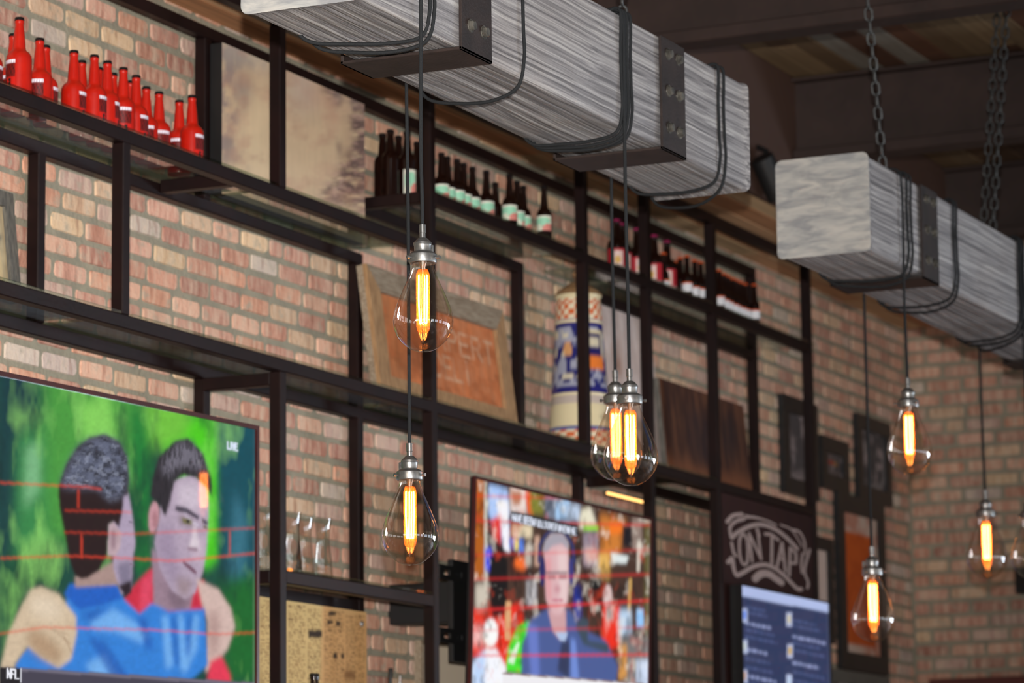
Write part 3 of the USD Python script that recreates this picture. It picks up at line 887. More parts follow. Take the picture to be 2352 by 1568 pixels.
def bottle(name, label, base, rot, body, body_mat, cap, cap_mat, lab, lab_fn, group):
    t = thing(name, label, 'bottle', base, group=group)
    UsdGeom.Xformable(t.prim).AddRotateZOp().Set(float(rot))
    o = np.asarray(base, float)
    t.part('body', place(lathe(body, 32), t=o), body_mat, smooth=40)
    t.part('cap', place(lathe(cap, 24), t=o), cap_mat, smooth=30)
    if lab:
        m, u, v = band(*lab)
        t.part('label', place(m, t=o), 'bottle_print', smooth=True, paint=lab_fn(u, v))
    return t


def longneck(r, h, z_body, z_neck, r_neck, r_top):
    pr = [(r * .80, 0.004), (r * .95, 0.0015), (r, 0.008), (r, z_body), (r * .97, z_body + (z_neck - z_body) * .35), (r * .80, z_body + (z_neck - z_body) * .68), (r_neck * 1.12, z_neck - .003), (r_neck, z_neck + .006),
          ((r_neck + r_top) / 2, (z_neck + h) / 2), (r_top, h - .02), (r_top * 1.12, h - .016), (r_top * 1.12, h - .011), (r_top, h - .010), (r_top, h - .001), (0, h - .001)]
    return [(0, 0.006)] + pr


def crown(r, h):
    return [(r * 1.02, h - .009), (r * 1.22, h - .0085), (r * 1.18, h - .004), (r * 1.05, h), (0, h)]


FACE = lambda x, y: math.degrees(math.atan2(-y, -x))           # from a bottle towards the camera
PORD = ['first', 'second', 'third', 'fourth', 'fifth', 'sixth', 'seventh', 'eighth', 'ninth', 'tenth', 'eleventh', 'twelfth', 'thirteenth', 'next to last', 'last']
ORD = ['first', 'second', 'third', 'fourth', 'fifth', 'sixth', 'seventh', 'eighth', 'ninth', 'tenth']


def row_of(kind, spots, make, labeller, group, jit):
    proto = None
    for i, (x, y, turn) in enumerate(spots):
        b = (x, y, kind)
        rot = FACE(x, y) + turn
        if proto is None:
            proto = make(labeller(i), b, rot)
        else:
            copy_of(proto, labeller(i), b, rot, group=group)


# red bottles, back row and front row
red_front = [(at(px, py, 'z', ZG2 + 0.233)[:2], t) for px, py, t in ((-22, 55, 40), (44.8, 42.4, -58), (91.4, 89.7, -22), (170, 118, 68), (217, 128, 66), (247, 142, 80), (280, 157, 0), (310, 175.4, 62), (441, 221, 58))]
red_back = [(at(px, py, 'z', ZG2 + 0.233)[:2], t) for px, py, t in ((31, 79.7, -60), (105, 106, 80), (188, 141, 20), (229.7, 156.8, 60), (261.7, 170, 50), (300, 187, 0), (336, 201, 0), (365.4, 212.6, 18), (412, 231.8, -8))]
R_BODY = longneck(.0362, .235, .112, .143, .0180, .0118)
red_group = 'red bottles on the upper left shelf'


def make_red(label, b, rot):
    return bottle('red_bottle', label, b, rot, R_BODY, 'red_lacquer', crown(.0115, .235), 'bottle_cap_black', (.0362, .018, .108, .72), red_label, red_group)


def red_name(i):
    nf = len(red_front)
    if i == 0:
        return 'red bottle with black cap cut off by the left picture edge on the upper shelf'
    if i < nf - 1:
        return 'red bottle with black cap in the front row, %s whole one from the left' % ORD[i - 1]
    if i == nf - 1:
        return 'red bottle with black cap farthest right in its row beside the steel post'
    return 'red bottle with black cap in the back row by the bricks, %s from the left' % ORD[i - nf]


def spread(spots, gap):
    """Nudges bottles of one shelf apart where two would touch."""
    p = [np.array(s[0], float) for s in spots]
    for _ in range(60):
        for i in range(len(p)):
            for j in range(i):
                d = p[i] - p[j]; n = np.hypot(*d)
                if n < gap:
                    d = d / max(n, 1e-6) * (gap - n) * 0.5
                    p[i] = p[i] + d; p[j] = p[j] - d
        for q in p:
            q[1] = min(max(q[1], YF + .045), W - .05)
    return [(float(q[0]), float(q[1]), s[1]) for q, s in zip(p, spots)]


row_of(ZG2, spread(red_front + red_back, 0.073), make_red, red_name, red_group, 0)

# dark beer bottles with mint labels
mint_group = 'mint labelled brown beer bottles'
M_BODY = longneck(.028, .207, .095, .125, .0145, .0105)
mint = [(at(px, py, 'z', ZG3 + 0.205)[:2], t) for px, py, t in ((1013.6, 352.5, -10), (1032, 362, 30), (1045.6, 366, 25), (1064.9, 376, 0), (1085, 384.5, 15), (1116.7, 393, 10), (1170, 402, -10), (1187, 417, 35), (1202, 428, 5), (1249, 428, -20))]


def make_mint(label, b, rot):
    return bottle('beer_bottle', label, b, rot, M_BODY, 'brown_glass', crown(.0105, .207), 'bottle_cap_black', (.028, .034, .090, 1.45), mint_label, mint_group)


row_of(ZG3, spread(mint, 0.058), make_mint, lambda i: 'brown beer bottle with mint and cream label, %s from the left after the post' % ORD[i] if i < 9 else
       'brown beer bottle with mint and cream label at the right end of its row', mint_group, 0)
tall_group = 'tall dark bottles left of the steel post'
T_BODY = longneck(.031, .24, .130, .165, .0155, .0115)
tall = [(at(px, py, 'z', ZG3 + 0.24)[:2], t) for px, py, t in ((878.4, 306.9, 180), (896.4, 298, 170), (915.4, 312.5, -30), (935, 302, 20), (958, 326.6, 180))]
row_of(ZG3, spread(tall, 0.064), lambda l, b, r: bottle('tall_bottle', l, b, r, T_BODY, 'brown_glass', crown(.0115, .24), 'bottle_cap_black', (.031, .012, .10, .8), mint_label, tall_group),
       lambda i: ['tall near black bottle at the left end of the top middle shelf', 'tallest near black bottle, second from the left end of the top middle shelf', 'tall dark bottle with a pale label strip, third from the left end',
                  'tall dark bottle with a wide grey and mint label left of the post', 'tall near black bottle half hidden by the steel post'][i], tall_group, 0)
spare = at(1149, 418, 'z', ZG3 + 0.19)
bottle('unlabelled_bottle', 'small black bottle without a label among the mint labelled ones', (spare[0], spare[1] + .02, ZG3), 0, longneck(.025, .19, .09, .12, .013, .0105), 'brown_glass', crown(.0105, .19), 'bottle_cap_black', None, None, None)

# magenta capped bottles with red labels and small orange capped bottles
wine_group = 'red labelled bottles with magenta caps'
wine = [(at(px, py, 'z', ZG3 + 0.25)[:2], t) for px, py, t in ((1416, 504.5, 5), (1427, 513, 25), (1462, 525, 20), (1502, 540, -20), (1531, 553, 0))]
row_of(ZG3, spread(wine, 0.084), lambda l, b, r: bottle('wine_bottle', l, b, r, longneck(.040, .25, .138, .175, .017, .0135), 'brown_glass', crown(.0135, .25), 'cap_magenta', (.040, .05, .128, 1.2), wine_label, wine_group),
       lambda i: ['dark bottle with red label and magenta cap, leftmost of its shelf', 'dark bottle with red label and magenta cap behind the lamp cord, second from the left', 'dark bottle with yellow and red label and magenta cap left of the post',
                  'dark bottle with red label and magenta cap just right of the post', 'dark bottle with red label and magenta cap beside the small orange capped ones'][i], wine_group, 0)
pony_group = 'small dark bottles with orange caps'
pony = []
for px, py, t in ((1509.7, 578, 0), (1542, 590, 180), (1556, 600, 180), (1577, 588, -10), (1595, 598, 10), (1609.5, 602, 0), (1624, 612, 0), (1652, 620.5, 0), (1663, 629, 0), (1672, 634, 10), (1684, 640, -8), (1694, 645, 0), (1702, 648, 0), (1712, 651, 0), (1727, 653, 10)):
    pony.append((at(px, py, 'z', ZG3 + 0.185)[:2], t))
pony = [(q, t) for q, t in pony if True]
wq = spread(wine, 0.084)
for k, (q, t) in enumerate(pony):
    q = np.array(q, float)
    for wx, wy, _ in wq:
        d = q - [wx, wy]; n = np.hypot(*d)
        if n < 0.066:
            q = np.array([wx, wy]) + d / max(n, 1e-6) * 0.066
    pony[k] = (q, t)
row_of(ZG3, spread(pony, 0.047), lambda l, b, r: bottle('pony_bottle', l, b, r, longneck(.0225, .187, .088, .118, .0125, .0105), 'brown_glass', crown(.0105, .187), 'cap_orange', (.0225, .034, .074, 1.4), pony_label, pony_group),
       lambda i: 'small dark bottle with orange cap and white label, %s from left' % PORD[i], pony_group, 0)

# glass carafes
CAR = [(0, .004), (.028, .002), (.031, .008), (.031, .03), (.0285, .07), (.0235, .115), (.0215, .145), (.0235, .175), (.028, .198), (.0275, .2), (.0225, .176), (.0203, .145), (.0222, .115), (.0272, .07), (.0295, .03), (.0285, .011), (0, .010)]
car = []
for px, lab in ((607, 'clear glass carafe seen between the large screen and the steel post'), (672, 'clear glass carafe right beside the steel post, leftmost of three'), (700, 'clear glass carafe in the middle of three beside the post'), (742, 'clear glass carafe at the right end of its row')):
    yy = 5.16 if px != 700 else 5.20
    b = at(px, 1316, 'y', yy)
    if not car:
        t = thing('glass_carafe', lab, 'carafe', (b[0], yy, ZG5), group='glass carafes on the middle shelf')
        t.part('glass', lathe(smooth_profile(CAR, 3), 32, (b[0], yy, ZG5)), 'clear_glass', smooth=True)
        car.append(t)
    else:
        copy_of(car[0], lab, (b[0], yy, ZG5), 20 * len(car), group='glass carafes on the middle shelf')
# things poking up from the low shelf at the bottom edge
b = at(722, 1546, 'y', 5.17)
bottle('syrup_bottle', 'black capped bottle neck in front of the printed menu board at the bottom edge', (b[0], 5.17, ZG6), 0, longneck(.036, b[2] - ZG6, .17, .22, .018, .014), 'brown_glass', crown(.014, b[2] - ZG6), 'bottle_cap_black', None, None, None)
for px0, py0, nm, lab, mt, r in ((897, 1534, 'muddler', 'slim black bar stick standing at the bottom edge', 'dark_plastic', .0085), (918, 1552, 'bar_spoon', 'silver bar spoon handle standing at the bottom edge', 'tack_silver', .006)):
    b = at(px0, py0, 'y', 5.17)
    t = thing(nm, lab, 'bar tool', (b[0], 5.17, ZG6))
    t.part('rod', tube(spline([(b[0] - .03, 5.17, ZG6 + .001), (b[0] - .015, 5.17, ZG6 + .15), (b[0], 5.17, b[2])], 5), [r * (1 + .25 * math.sin(k * .6)) for k in range(11)], 12), mt, smooth=True)

# ------------------------------------------------------------------ flat prints, screens and panels
FONT = {'A': [[(0, 0), (.5, 1), (1, 0)], [(.2, .38), (.8, .38)]], 'B': [[(0, 0), (0, 1), (.7, 1), (.9, .8), (.7, .55), (0, .55)], [(.7, .55), (1, .3), (.75, 0), (0, 0)]], 'D': [[(0, 0), (0, 1), (.6, 1), (1, .7), (1, .3), (.6, 0), (0, 0)]],
        'E': [[(1, 0), (0, 0), (0, 1), (1, 1)], [(0, .52), (.8, .52)]], 'F': [[(0, 0), (0, 1), (1, 1)], [(0, .5), (.8, .5)]], 'H': [[(0, 0), (0, 1)], [(1, 0), (1, 1)], [(0, .5), (1, .5)]], 'I': [[(.5, 0), (.5, 1)]],
        'L': [[(0, 1), (0, 0), (1, 0)]], 'N': [[(0, 0), (0, 1), (1, 0), (1, 1)]], 'O': [[(.5, 0), (.1, .2), (0, .5), (.1, .8), (.5, 1), (.9, .8), (1, .5), (.9, .2), (.5, 0)]], 'P': [[(0, 0), (0, 1), (.75, 1), (1, .78), (.75, .5), (0, .5)]],
        'R': [[(0, 0), (0, 1), (.75, 1), (1, .78), (.75, .5), (0, .5)], [(.5, .5), (1, 0)]], 'T': [[(0, 1), (1, 1)], [(.5, 1), (.5, 0)]], 'U': [[(0, 1), (0, .2), (.3, 0), (.7, 0), (1, .2), (1, 1)]], 'V': [[(0, 1), (.5, 0), (1, 1)]],
        'W': [[(0, 1), (.25, 0), (.5, .7), (.75, 0), (1, 1)]], 'Y': [[(0, 1), (.5, .5), (1, 1)], [(.5, .5), (.5, 0)]], ' ': [], "'": [[(.5, 1), (.4, .7)]]}


def strokes(text, a, b, h_vec, gap=0.28, weight=0.16):
    """Letter outlines of a text whose baseline runs from a to b and whose height is h_vec, as polygons in the same plane units."""
    a, b, h = np.asarray(a, float), np.asarray(b, float), np.asarray(h_vec, float)
    n = len(text) + gap * (len(text) - 1)
    out = []
    for i, ch in enumerate(text):
        for line in FONT[ch]:
            pts = [a + (b - a) * ((i * (1 + gap) + u) / n) + h * v for u, v in line]
            out.append(LineString(pts).buffer(weight * np.hypot(*h) * 0.5, cap_style='flat' if False else 'round', quad_segs=3))
    return out


class Paint:
    """Vertex colours of a grid, laid in any plane coordinates X, Y."""

    def __init__(self, X, Y, base):
        self.X, self.Y, self.c = X, Y, np.tile(lin(base), X.shape + (1,)).reshape(X.shape + (3,)).astype(float)

    def poly(self, pts, col, blur=0.0, a=1.0):
        g = pts if hasattr(pts, 'geom_type') else Polygon(pts).buffer(0)
        shapely.prepare(g)
        m = shapely.contains_xy(g, self.X.ravel(), self.Y.ravel()).reshape(self.X.shape).astype(float)
        if blur:
            m = gaussian_filter(m, blur)
        m = (m * a)[..., None]
        self.c = self.c * (1 - m) + lin(col) * m

    def rect(self, x0, y0, x1, y1, col, blur=0.0, a=1.0):
        self.poly([(x0, y0), (x1, y0), (x1, y1), (x0, y1)], col, blur, a)

    def oval(self, x, y, rx, ry, col, blur=0.0, a=1.0, turn=0):
        q = np.linspace(0, 2 * math.pi, 40)
        c, s = math.cos(turn), math.sin(turn)
        self.poly([(x + rx * math.cos(t) * c - ry * math.sin(t) * s, y + rx * math.cos(t) * s + ry * math.sin(t) * c) for t in q], col, blur, a)

    def line(self, pts, w, col, blur=0.0, a=1.0):
        self.poly(LineString(pts).buffer(w / 2), col, blur, a)

    def noise(self, sx, sy, amp, seed=0, octaves=3):
        n = meshkit.fbm(np.stack([self.X / sx, self.Y / sy, self.X * 0], -1), octaves, seed) - 0.5
        self.c = np.clip(self.c * (1 + amp * 2 * n[..., None]), 0, 1)

    def mottle(self, sx, sy, col, lo, hi, a=1.0, seed=0, where=None):
        n = meshkit.fbm(np.stack([self.X / sx, self.Y / sy, self.X * 0], -1), 4, seed)
        m = np.clip((n - lo) / (hi - lo), 0, 1) * a
        if where is not None:
            m = m * where
        self.c = self.c * (1 - m[..., None]) + lin(col) * m[..., None]

    def mask(self, pts, blur):
        g = Polygon(pts).buffer(0); shapely.prepare(g)
        return gaussian_filter(shapely.contains_xy(g, self.X.ravel(), self.Y.ravel()).reshape(self.X.shape).astype(float), blur)

    @property
    def flat(self):
        return np.clip(self.c, 0, 1).reshape(-1, 3)


def sheet(o, ex, ey, w, h, nx, ny):
    """A grid from its lower left corner o; its triangles face ex x ey."""
    u, v = np.meshgrid(np.linspace(0, w, nx), np.linspace(0, h, ny))
    p = np.asarray(o, float) + u[..., None] * ex + v[..., None] * ey
    i, k = np.meshgrid(np.arange(ny - 1), np.arange(nx - 1), indexing='ij')
    q = i * nx + k
    return p, np.stack([q, q + 1, q + nx + 1, q + nx], -1).reshape(-1, 4)


def extrude(poly, o, ex, ey, n, depth, z0=0.0):
    m = trimesh.creation.extrude_polygon(poly, depth, engine='earcut')
    v, f = vf(m)
    v = v + [0, 0, z0]
    return np.asarray(o, float) + v[:, :1] * ex + v[:, 1:2] * ey + v[:, 2:] * n, f


def ring(w, h, b):
    return Polygon([(0, 0), (w, 0), (w, h), (0, h)], [[(b, b), (w - b, b), (w - b, h - b), (b, h - b)]])


def solid(w, h, m=0.0):
    return Polygon([(m, m), (w - m, m), (w - m, h - m), (m, h - m)])


EXW = np.array([1.0, 0, 0]); EZ = np.array([0, 0, 1.0]); NW = np.array([0, -1.0, 0])


def screen_thing(name, label, cat, o, ex, ey, w, h, bez, depth, painter, nx, ny, bezel_mat):
    n = np.cross(ex, ey); n = n / np.linalg.norm(n)
    t = thing(name, label, cat, np.asarray(o) + ex * w / 2)
    t.part('bezel', extrude(ring(w, h, bez), o, ex, ey, n, 0.012, -0.006), bezel_mat)
    t.part('housing', extrude(solid(w, h, 0.002), o, ex, ey, n, depth, -0.006 - depth), 'dark_plastic')
    p, f = sheet(np.asarray(o) + ex * bez + ey * bez - n * 0.002, ex, ey, w - 2 * bez, h - 2 * bez, nx, ny)
    X, Y = project(p)
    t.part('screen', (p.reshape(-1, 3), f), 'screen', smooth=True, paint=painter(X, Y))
    return t, n


def tv_men(X, Y):
    P = Paint(X, Y, (14, 70, 60))
    P.poly([(0, 850), (90, 870), (60, 1100), (20, 1300), (0, 1300)], (4, 52, 62), 8)
    P.poly([(40, 1000), (120, 950), (150, 1100), (120, 1250), (30, 1330)], (50, 130, 70), 7)
    P.poly([(60, 1030), (95, 1010), (95, 1120), (55, 1170)], (120, 180, 130), 5)
    P.poly([(100, 880), (330, 920), (330, 1110), (180, 1250), (110, 1240)], (70, 150, 60), 9)
    P.poly([(180, 930), (250, 910), (270, 1020), (200, 1040)], (130, 205, 90), 6)
    P.poly([(300, 930), (350, 960), (350, 1300), (310, 1320)], (20, 120, 50), 6)
    P.poly([(370, 960), (500, 960), (500, 1290), (470, 1310), (400, 1200)], (74, 200, 24), 5)
    P.poly([(330, 920), (450, 930), (420, 1010), (350, 1040)], (110, 190, 60), 7)
    P.poly([(500, 960), (600, 980), (600, 1330), (510, 1320)], (4, 74, 88), 6)
    P.poly([(540, 1120), (570, 1210), (560, 1330), (520, 1360)], (50, 110, 130), 6)
    P.poly([(500, 1330), (600, 1320), (600, 1570), (520, 1560)], (16, 100, 40), 7)
    P.poly([(0, 1290), (130, 1250), (140, 1360), (0, 1440)], (12, 74, 50), 8)
    P.mottle(60, 160, (150, 220, 110), .56, .8, .55, 3); P.mottle(40, 120, (0, 40, 44), .55, .8, .6, 8)
    K = lambda pts: [(x / 2.153, 840 + y / 2.153) for x, y in pts]
    # far man: shirt, neck, face, hair
    P.poly(K([(590, 1190), (640, 1110), (750, 1000), (900, 1060), (1010, 1060), (1010, 1230), (700, 1260)]), (200, 40, 66), 2)
    P.poly(K([(690, 1210), (700, 1060), (760, 1010), (740, 1190)]), (226, 74, 104), 3, .8)
    P.poly(K([(750, 900), (900, 1020), (960, 1100), (940, 1210), (760, 1215)]), (150, 124, 140), 2)
    P.poly(K([(830, 1080), (930, 1120), (920, 1205), (840, 1190)]), (112, 92, 108), 4, .8)
    face = K([(795, 690), (850, 560), (960, 535), (1022, 600), (1032, 690), (1028, 800), (1022, 900), (1004, 1020), (966, 1120), (915, 1155), (850, 1110), (790, 1000), (765, 880)])
    P.poly(face, (176, 158, 178), 1.6)
    P.poly(K([(880, 580), (990, 580), (1015, 680), (960, 720), (880, 690)]), (206, 192, 206), 5, .8); P.poly(K([(770, 800), (850, 780), (880, 960), (900, 1100), (830, 1060), (775, 930)]), (150, 132, 158), 6, .8)
    P.poly(K([(950, 860), (1010, 860), (1006, 960), (960, 970)]), (200, 180, 196), 4, .8); P.poly(K([(870, 1040), (960, 1060), (930, 1140), (880, 1130)]), (148, 126, 130), 4, .8)
    P.oval(353, 1187, 12, 36, (196, 146, 156), 1.6, 1, .1); P.oval(356, 1192, 6, 22, (160, 108, 116), 2, .8)
    P.poly(K([(868, 690), (920, 700), (985, 742), (980, 762), (920, 728), (866, 716)]), (70, 62, 78), 1.4); P.poly(K([(1000, 752), (1028, 770), (1026, 790), (1000, 776)]), (76, 68, 84), 1.4)
    P.poly(K([(880, 735), (955, 760), (960, 800), (890, 785)]), (138, 122, 130), 2.5, .9); P.poly(K([(900, 750), (952, 765), (948, 782), (905, 776)]), (112, 106, 60), 1.4); P.oval(432, 1197, 4, 4, (40, 36, 40), .9); P.poly(K([(1004, 790), (1026, 794), (1024, 808), (1006, 804)]), (100, 92, 70), 1.2)
    P.poly(K([(962, 770), (985, 880), (980, 905), (925, 905), (945, 870)]), (216, 202, 212), 2.2); P.poly(K([(925, 895), (980, 900), (975, 918), (930, 914)]), (142, 114, 132), 1.6)
    P.poly(K([(905, 962), (940, 985), (975, 1018), (968, 1032), (930, 1002), (902, 975)]), (112, 72, 92), 1.3)
    hair = K([(745, 645), (755, 560), (785, 450), (870, 368), (930, 358), (1000, 430), (1045, 560), (1050, 650), (1020, 600), (965, 548), (905, 540), (862, 575), (838, 680), (818, 748), (790, 682)])
    P.poly(hair, (42, 38, 46), 1.6); P.poly(K([(800, 480), (870, 390), (940, 376), (1000, 450), (1030, 540), (960, 500), (880, 500), (820, 560)]), (116, 112, 126), 4, .85); P.mottle(4, 18, (30, 28, 36), .45, .68, .7, 31, P.mask(hair, 2))
    # near man from behind: arms, shirt, neck, head
    P.poly(K([(970, 1050), (1080, 1105), (1142, 1200), (1162, 1290), (1125, 1400), (1060, 1480), (1015, 1520), (1028, 1260), (1000, 1180)]), (208, 180, 172), 2.2); P.poly(K([(1030, 1200), (1090, 1240), (1080, 1400), (1034, 1460)]), (166, 132, 128), 6, .8)
    P.poly(K([(1040, 1460), (1095, 1435), (1140, 1530), (1140, 1600), (1020, 1600)]), (226, 56, 84), 2.5)
    shirt = K([(60, 1640), (75, 1470), (150, 1370), (300, 1250), (330, 1150), (345, 1085), (560, 1072), (610, 1150), (690, 1225), (750, 1172), (835, 1212), (1012, 1200), (1026, 1480), (960, 1540), (840, 1640)])
    P.poly(shirt, (46, 126, 212), 2)
    P.poly(K([(318, 1128), (345, 1082), (575, 1070), (602, 1150), (500, 1182), (390, 1205)]), (24, 92, 190), 1.8)
    for q in ([(440, 1270), (560, 1200), (660, 1260), (740, 1330), (700, 1370), (560, 1310), (460, 1300)], [(800, 1240), (830, 1230), (860, 1480), (820, 1500)], [(880, 1230), (905, 1230), (930, 1500), (890, 1500)], [(960, 1230), (985, 1230), (975, 1400), (900, 1540)], [(420, 1480), (520, 1420), (600, 1560), (500, 1580)]):
        P.poly(K(q), (124, 184, 242), 3.2, .75)
    for q in ([(430, 1330), (520, 1370), (640, 1540), (560, 1560)], [(680, 1240), (720, 1240), (760, 1400), (720, 1400)], [(850, 1240), (868, 1240), (886, 1480), (866, 1480)], [(930, 1230), (945, 1230), (944, 1420), (920, 1440)], [(390, 1230), (480, 1200), (560, 1180), (450, 1260)]):
        P.poly(K(q), (22, 82, 172), 3.2, .75)
    arm = K([(0, 1640), (5, 1480), (40, 1330), (100, 1200), (155, 1105), (205, 1092), (290, 1130), (345, 1200), (378, 1240), (378, 1330), (352, 1450), (290, 1495), (200, 1440), (135, 1385), (72, 1475), (60, 1640)])
    P.poly(arm, (206, 184, 156), 2); P.poly(K([(150, 1290), (230, 1330), (320, 1420), (280, 1480), (190, 1430), (130, 1370)]), (164, 130, 100), 5, .8); P.poly(K([(150, 1130), (260, 1140), (330, 1230), (250, 1260), (150, 1220)]), (226, 208, 184), 6, .8)
    for k2 in range(3):
        P.line(K([(250 + k2 * 34, 1300 + k2 * 20), (340 + k2 * 8, 1330 + k2 * 45)]), 2.2, (150, 116, 92), 1.2, .7)
    P.poly(K([(370, 1040), (500, 1000), (610, 940), (612, 1080), (370, 1095)]), (166, 138, 132), 1.8)
    P.poly(K([(595, 560), (635, 630), (655, 740), (670, 880), (658, 940), (652, 1040), (640, 1110), (600, 1130), (560, 1000), (560, 700)]), (172, 156, 180), 1.6); P.poly(K([(575, 980), (650, 960), (648, 1090), (600, 1100)]), (120, 112, 136), 3, .9)
    P.poly(K([(585, 1085), (648, 1060), (650, 1120), (620, 1142)]), (36, 22, 34), 1.6); P.line(K([(640, 770), (656, 776)]), 2, (50, 40, 56), .8); P.line(K([(645, 980), (662, 985)]), 2, (110, 70, 90), .8)
    head = K([(288, 600), (330, 480), (385, 400), (440, 355), (520, 338), (590, 375), (628, 450), (640, 560), (632, 640), (612, 640), (606, 720), (588, 800), (560, 770), (538, 790), (530, 940), (490, 1010), (430, 1050), (398, 1052), (368, 1030), (345, 960), (318, 820), (292, 690)])
    P.poly(head, (34, 15, 20), 1.6)
    crown_ = K([(300, 590), (335, 490), (390, 405), (440, 362), (520, 344), (585, 380), (622, 450), (632, 560), (610, 640), (540, 660), (480, 600), (330, 600)])
    P.poly(crown_, (96, 102, 124), 4, .95); P.mottle(13, 10, (24, 24, 34), .34, .74, .8, 5, P.mask(crown_, 2.5)); P.mottle(10, 8, (150, 156, 176), .5, .8, .55, 15, P.mask(crown_, 3))
    P.poly(K([(536, 785), (562, 772), (602, 830), (594, 900), (566, 945), (534, 935)]), (186, 160, 168), 1.4); P.poly(K([(548, 810), (575, 820), (572, 900), (550, 910)]), (140, 110, 122), 2, .8)
    # red brick-pattern reflection of the room, painted into the emissive picture
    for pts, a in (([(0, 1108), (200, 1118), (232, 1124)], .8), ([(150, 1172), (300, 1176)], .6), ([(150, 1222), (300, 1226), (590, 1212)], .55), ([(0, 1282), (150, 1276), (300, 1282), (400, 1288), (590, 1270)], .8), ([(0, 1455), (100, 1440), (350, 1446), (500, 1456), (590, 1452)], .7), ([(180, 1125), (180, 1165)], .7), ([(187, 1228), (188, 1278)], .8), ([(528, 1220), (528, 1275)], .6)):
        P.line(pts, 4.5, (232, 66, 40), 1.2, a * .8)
    P.noise(9, 9, .10, 4)
    P.poly([(0, 1531), (600, 1569), (600, 1640), (0, 1640)], (66, 62, 78), 1.2)
    P.poly([(48, 1534), (600, 1569), (600, 1577), (48, 1540)], (112, 106, 122), 1)
    P.poly([(0, 1532), (47, 1535), (47, 1600), (0, 1600)], (26, 22, 30), .6)
    P.line([(48, 1535), (48, 1566)], 2.5, (190, 190, 200), .5)
    for g in strokes('NFL', (17, 1556), (42, 1558.5), (0, -20), weight=.2):
        P.poly(g, (236, 236, 244), .5)
    for g in strokes('LIVE', (523, 1030), (545, 1034), (0, -15), weight=.26):
        P.poly(g, (220, 230, 250), .7)
    return P.flat


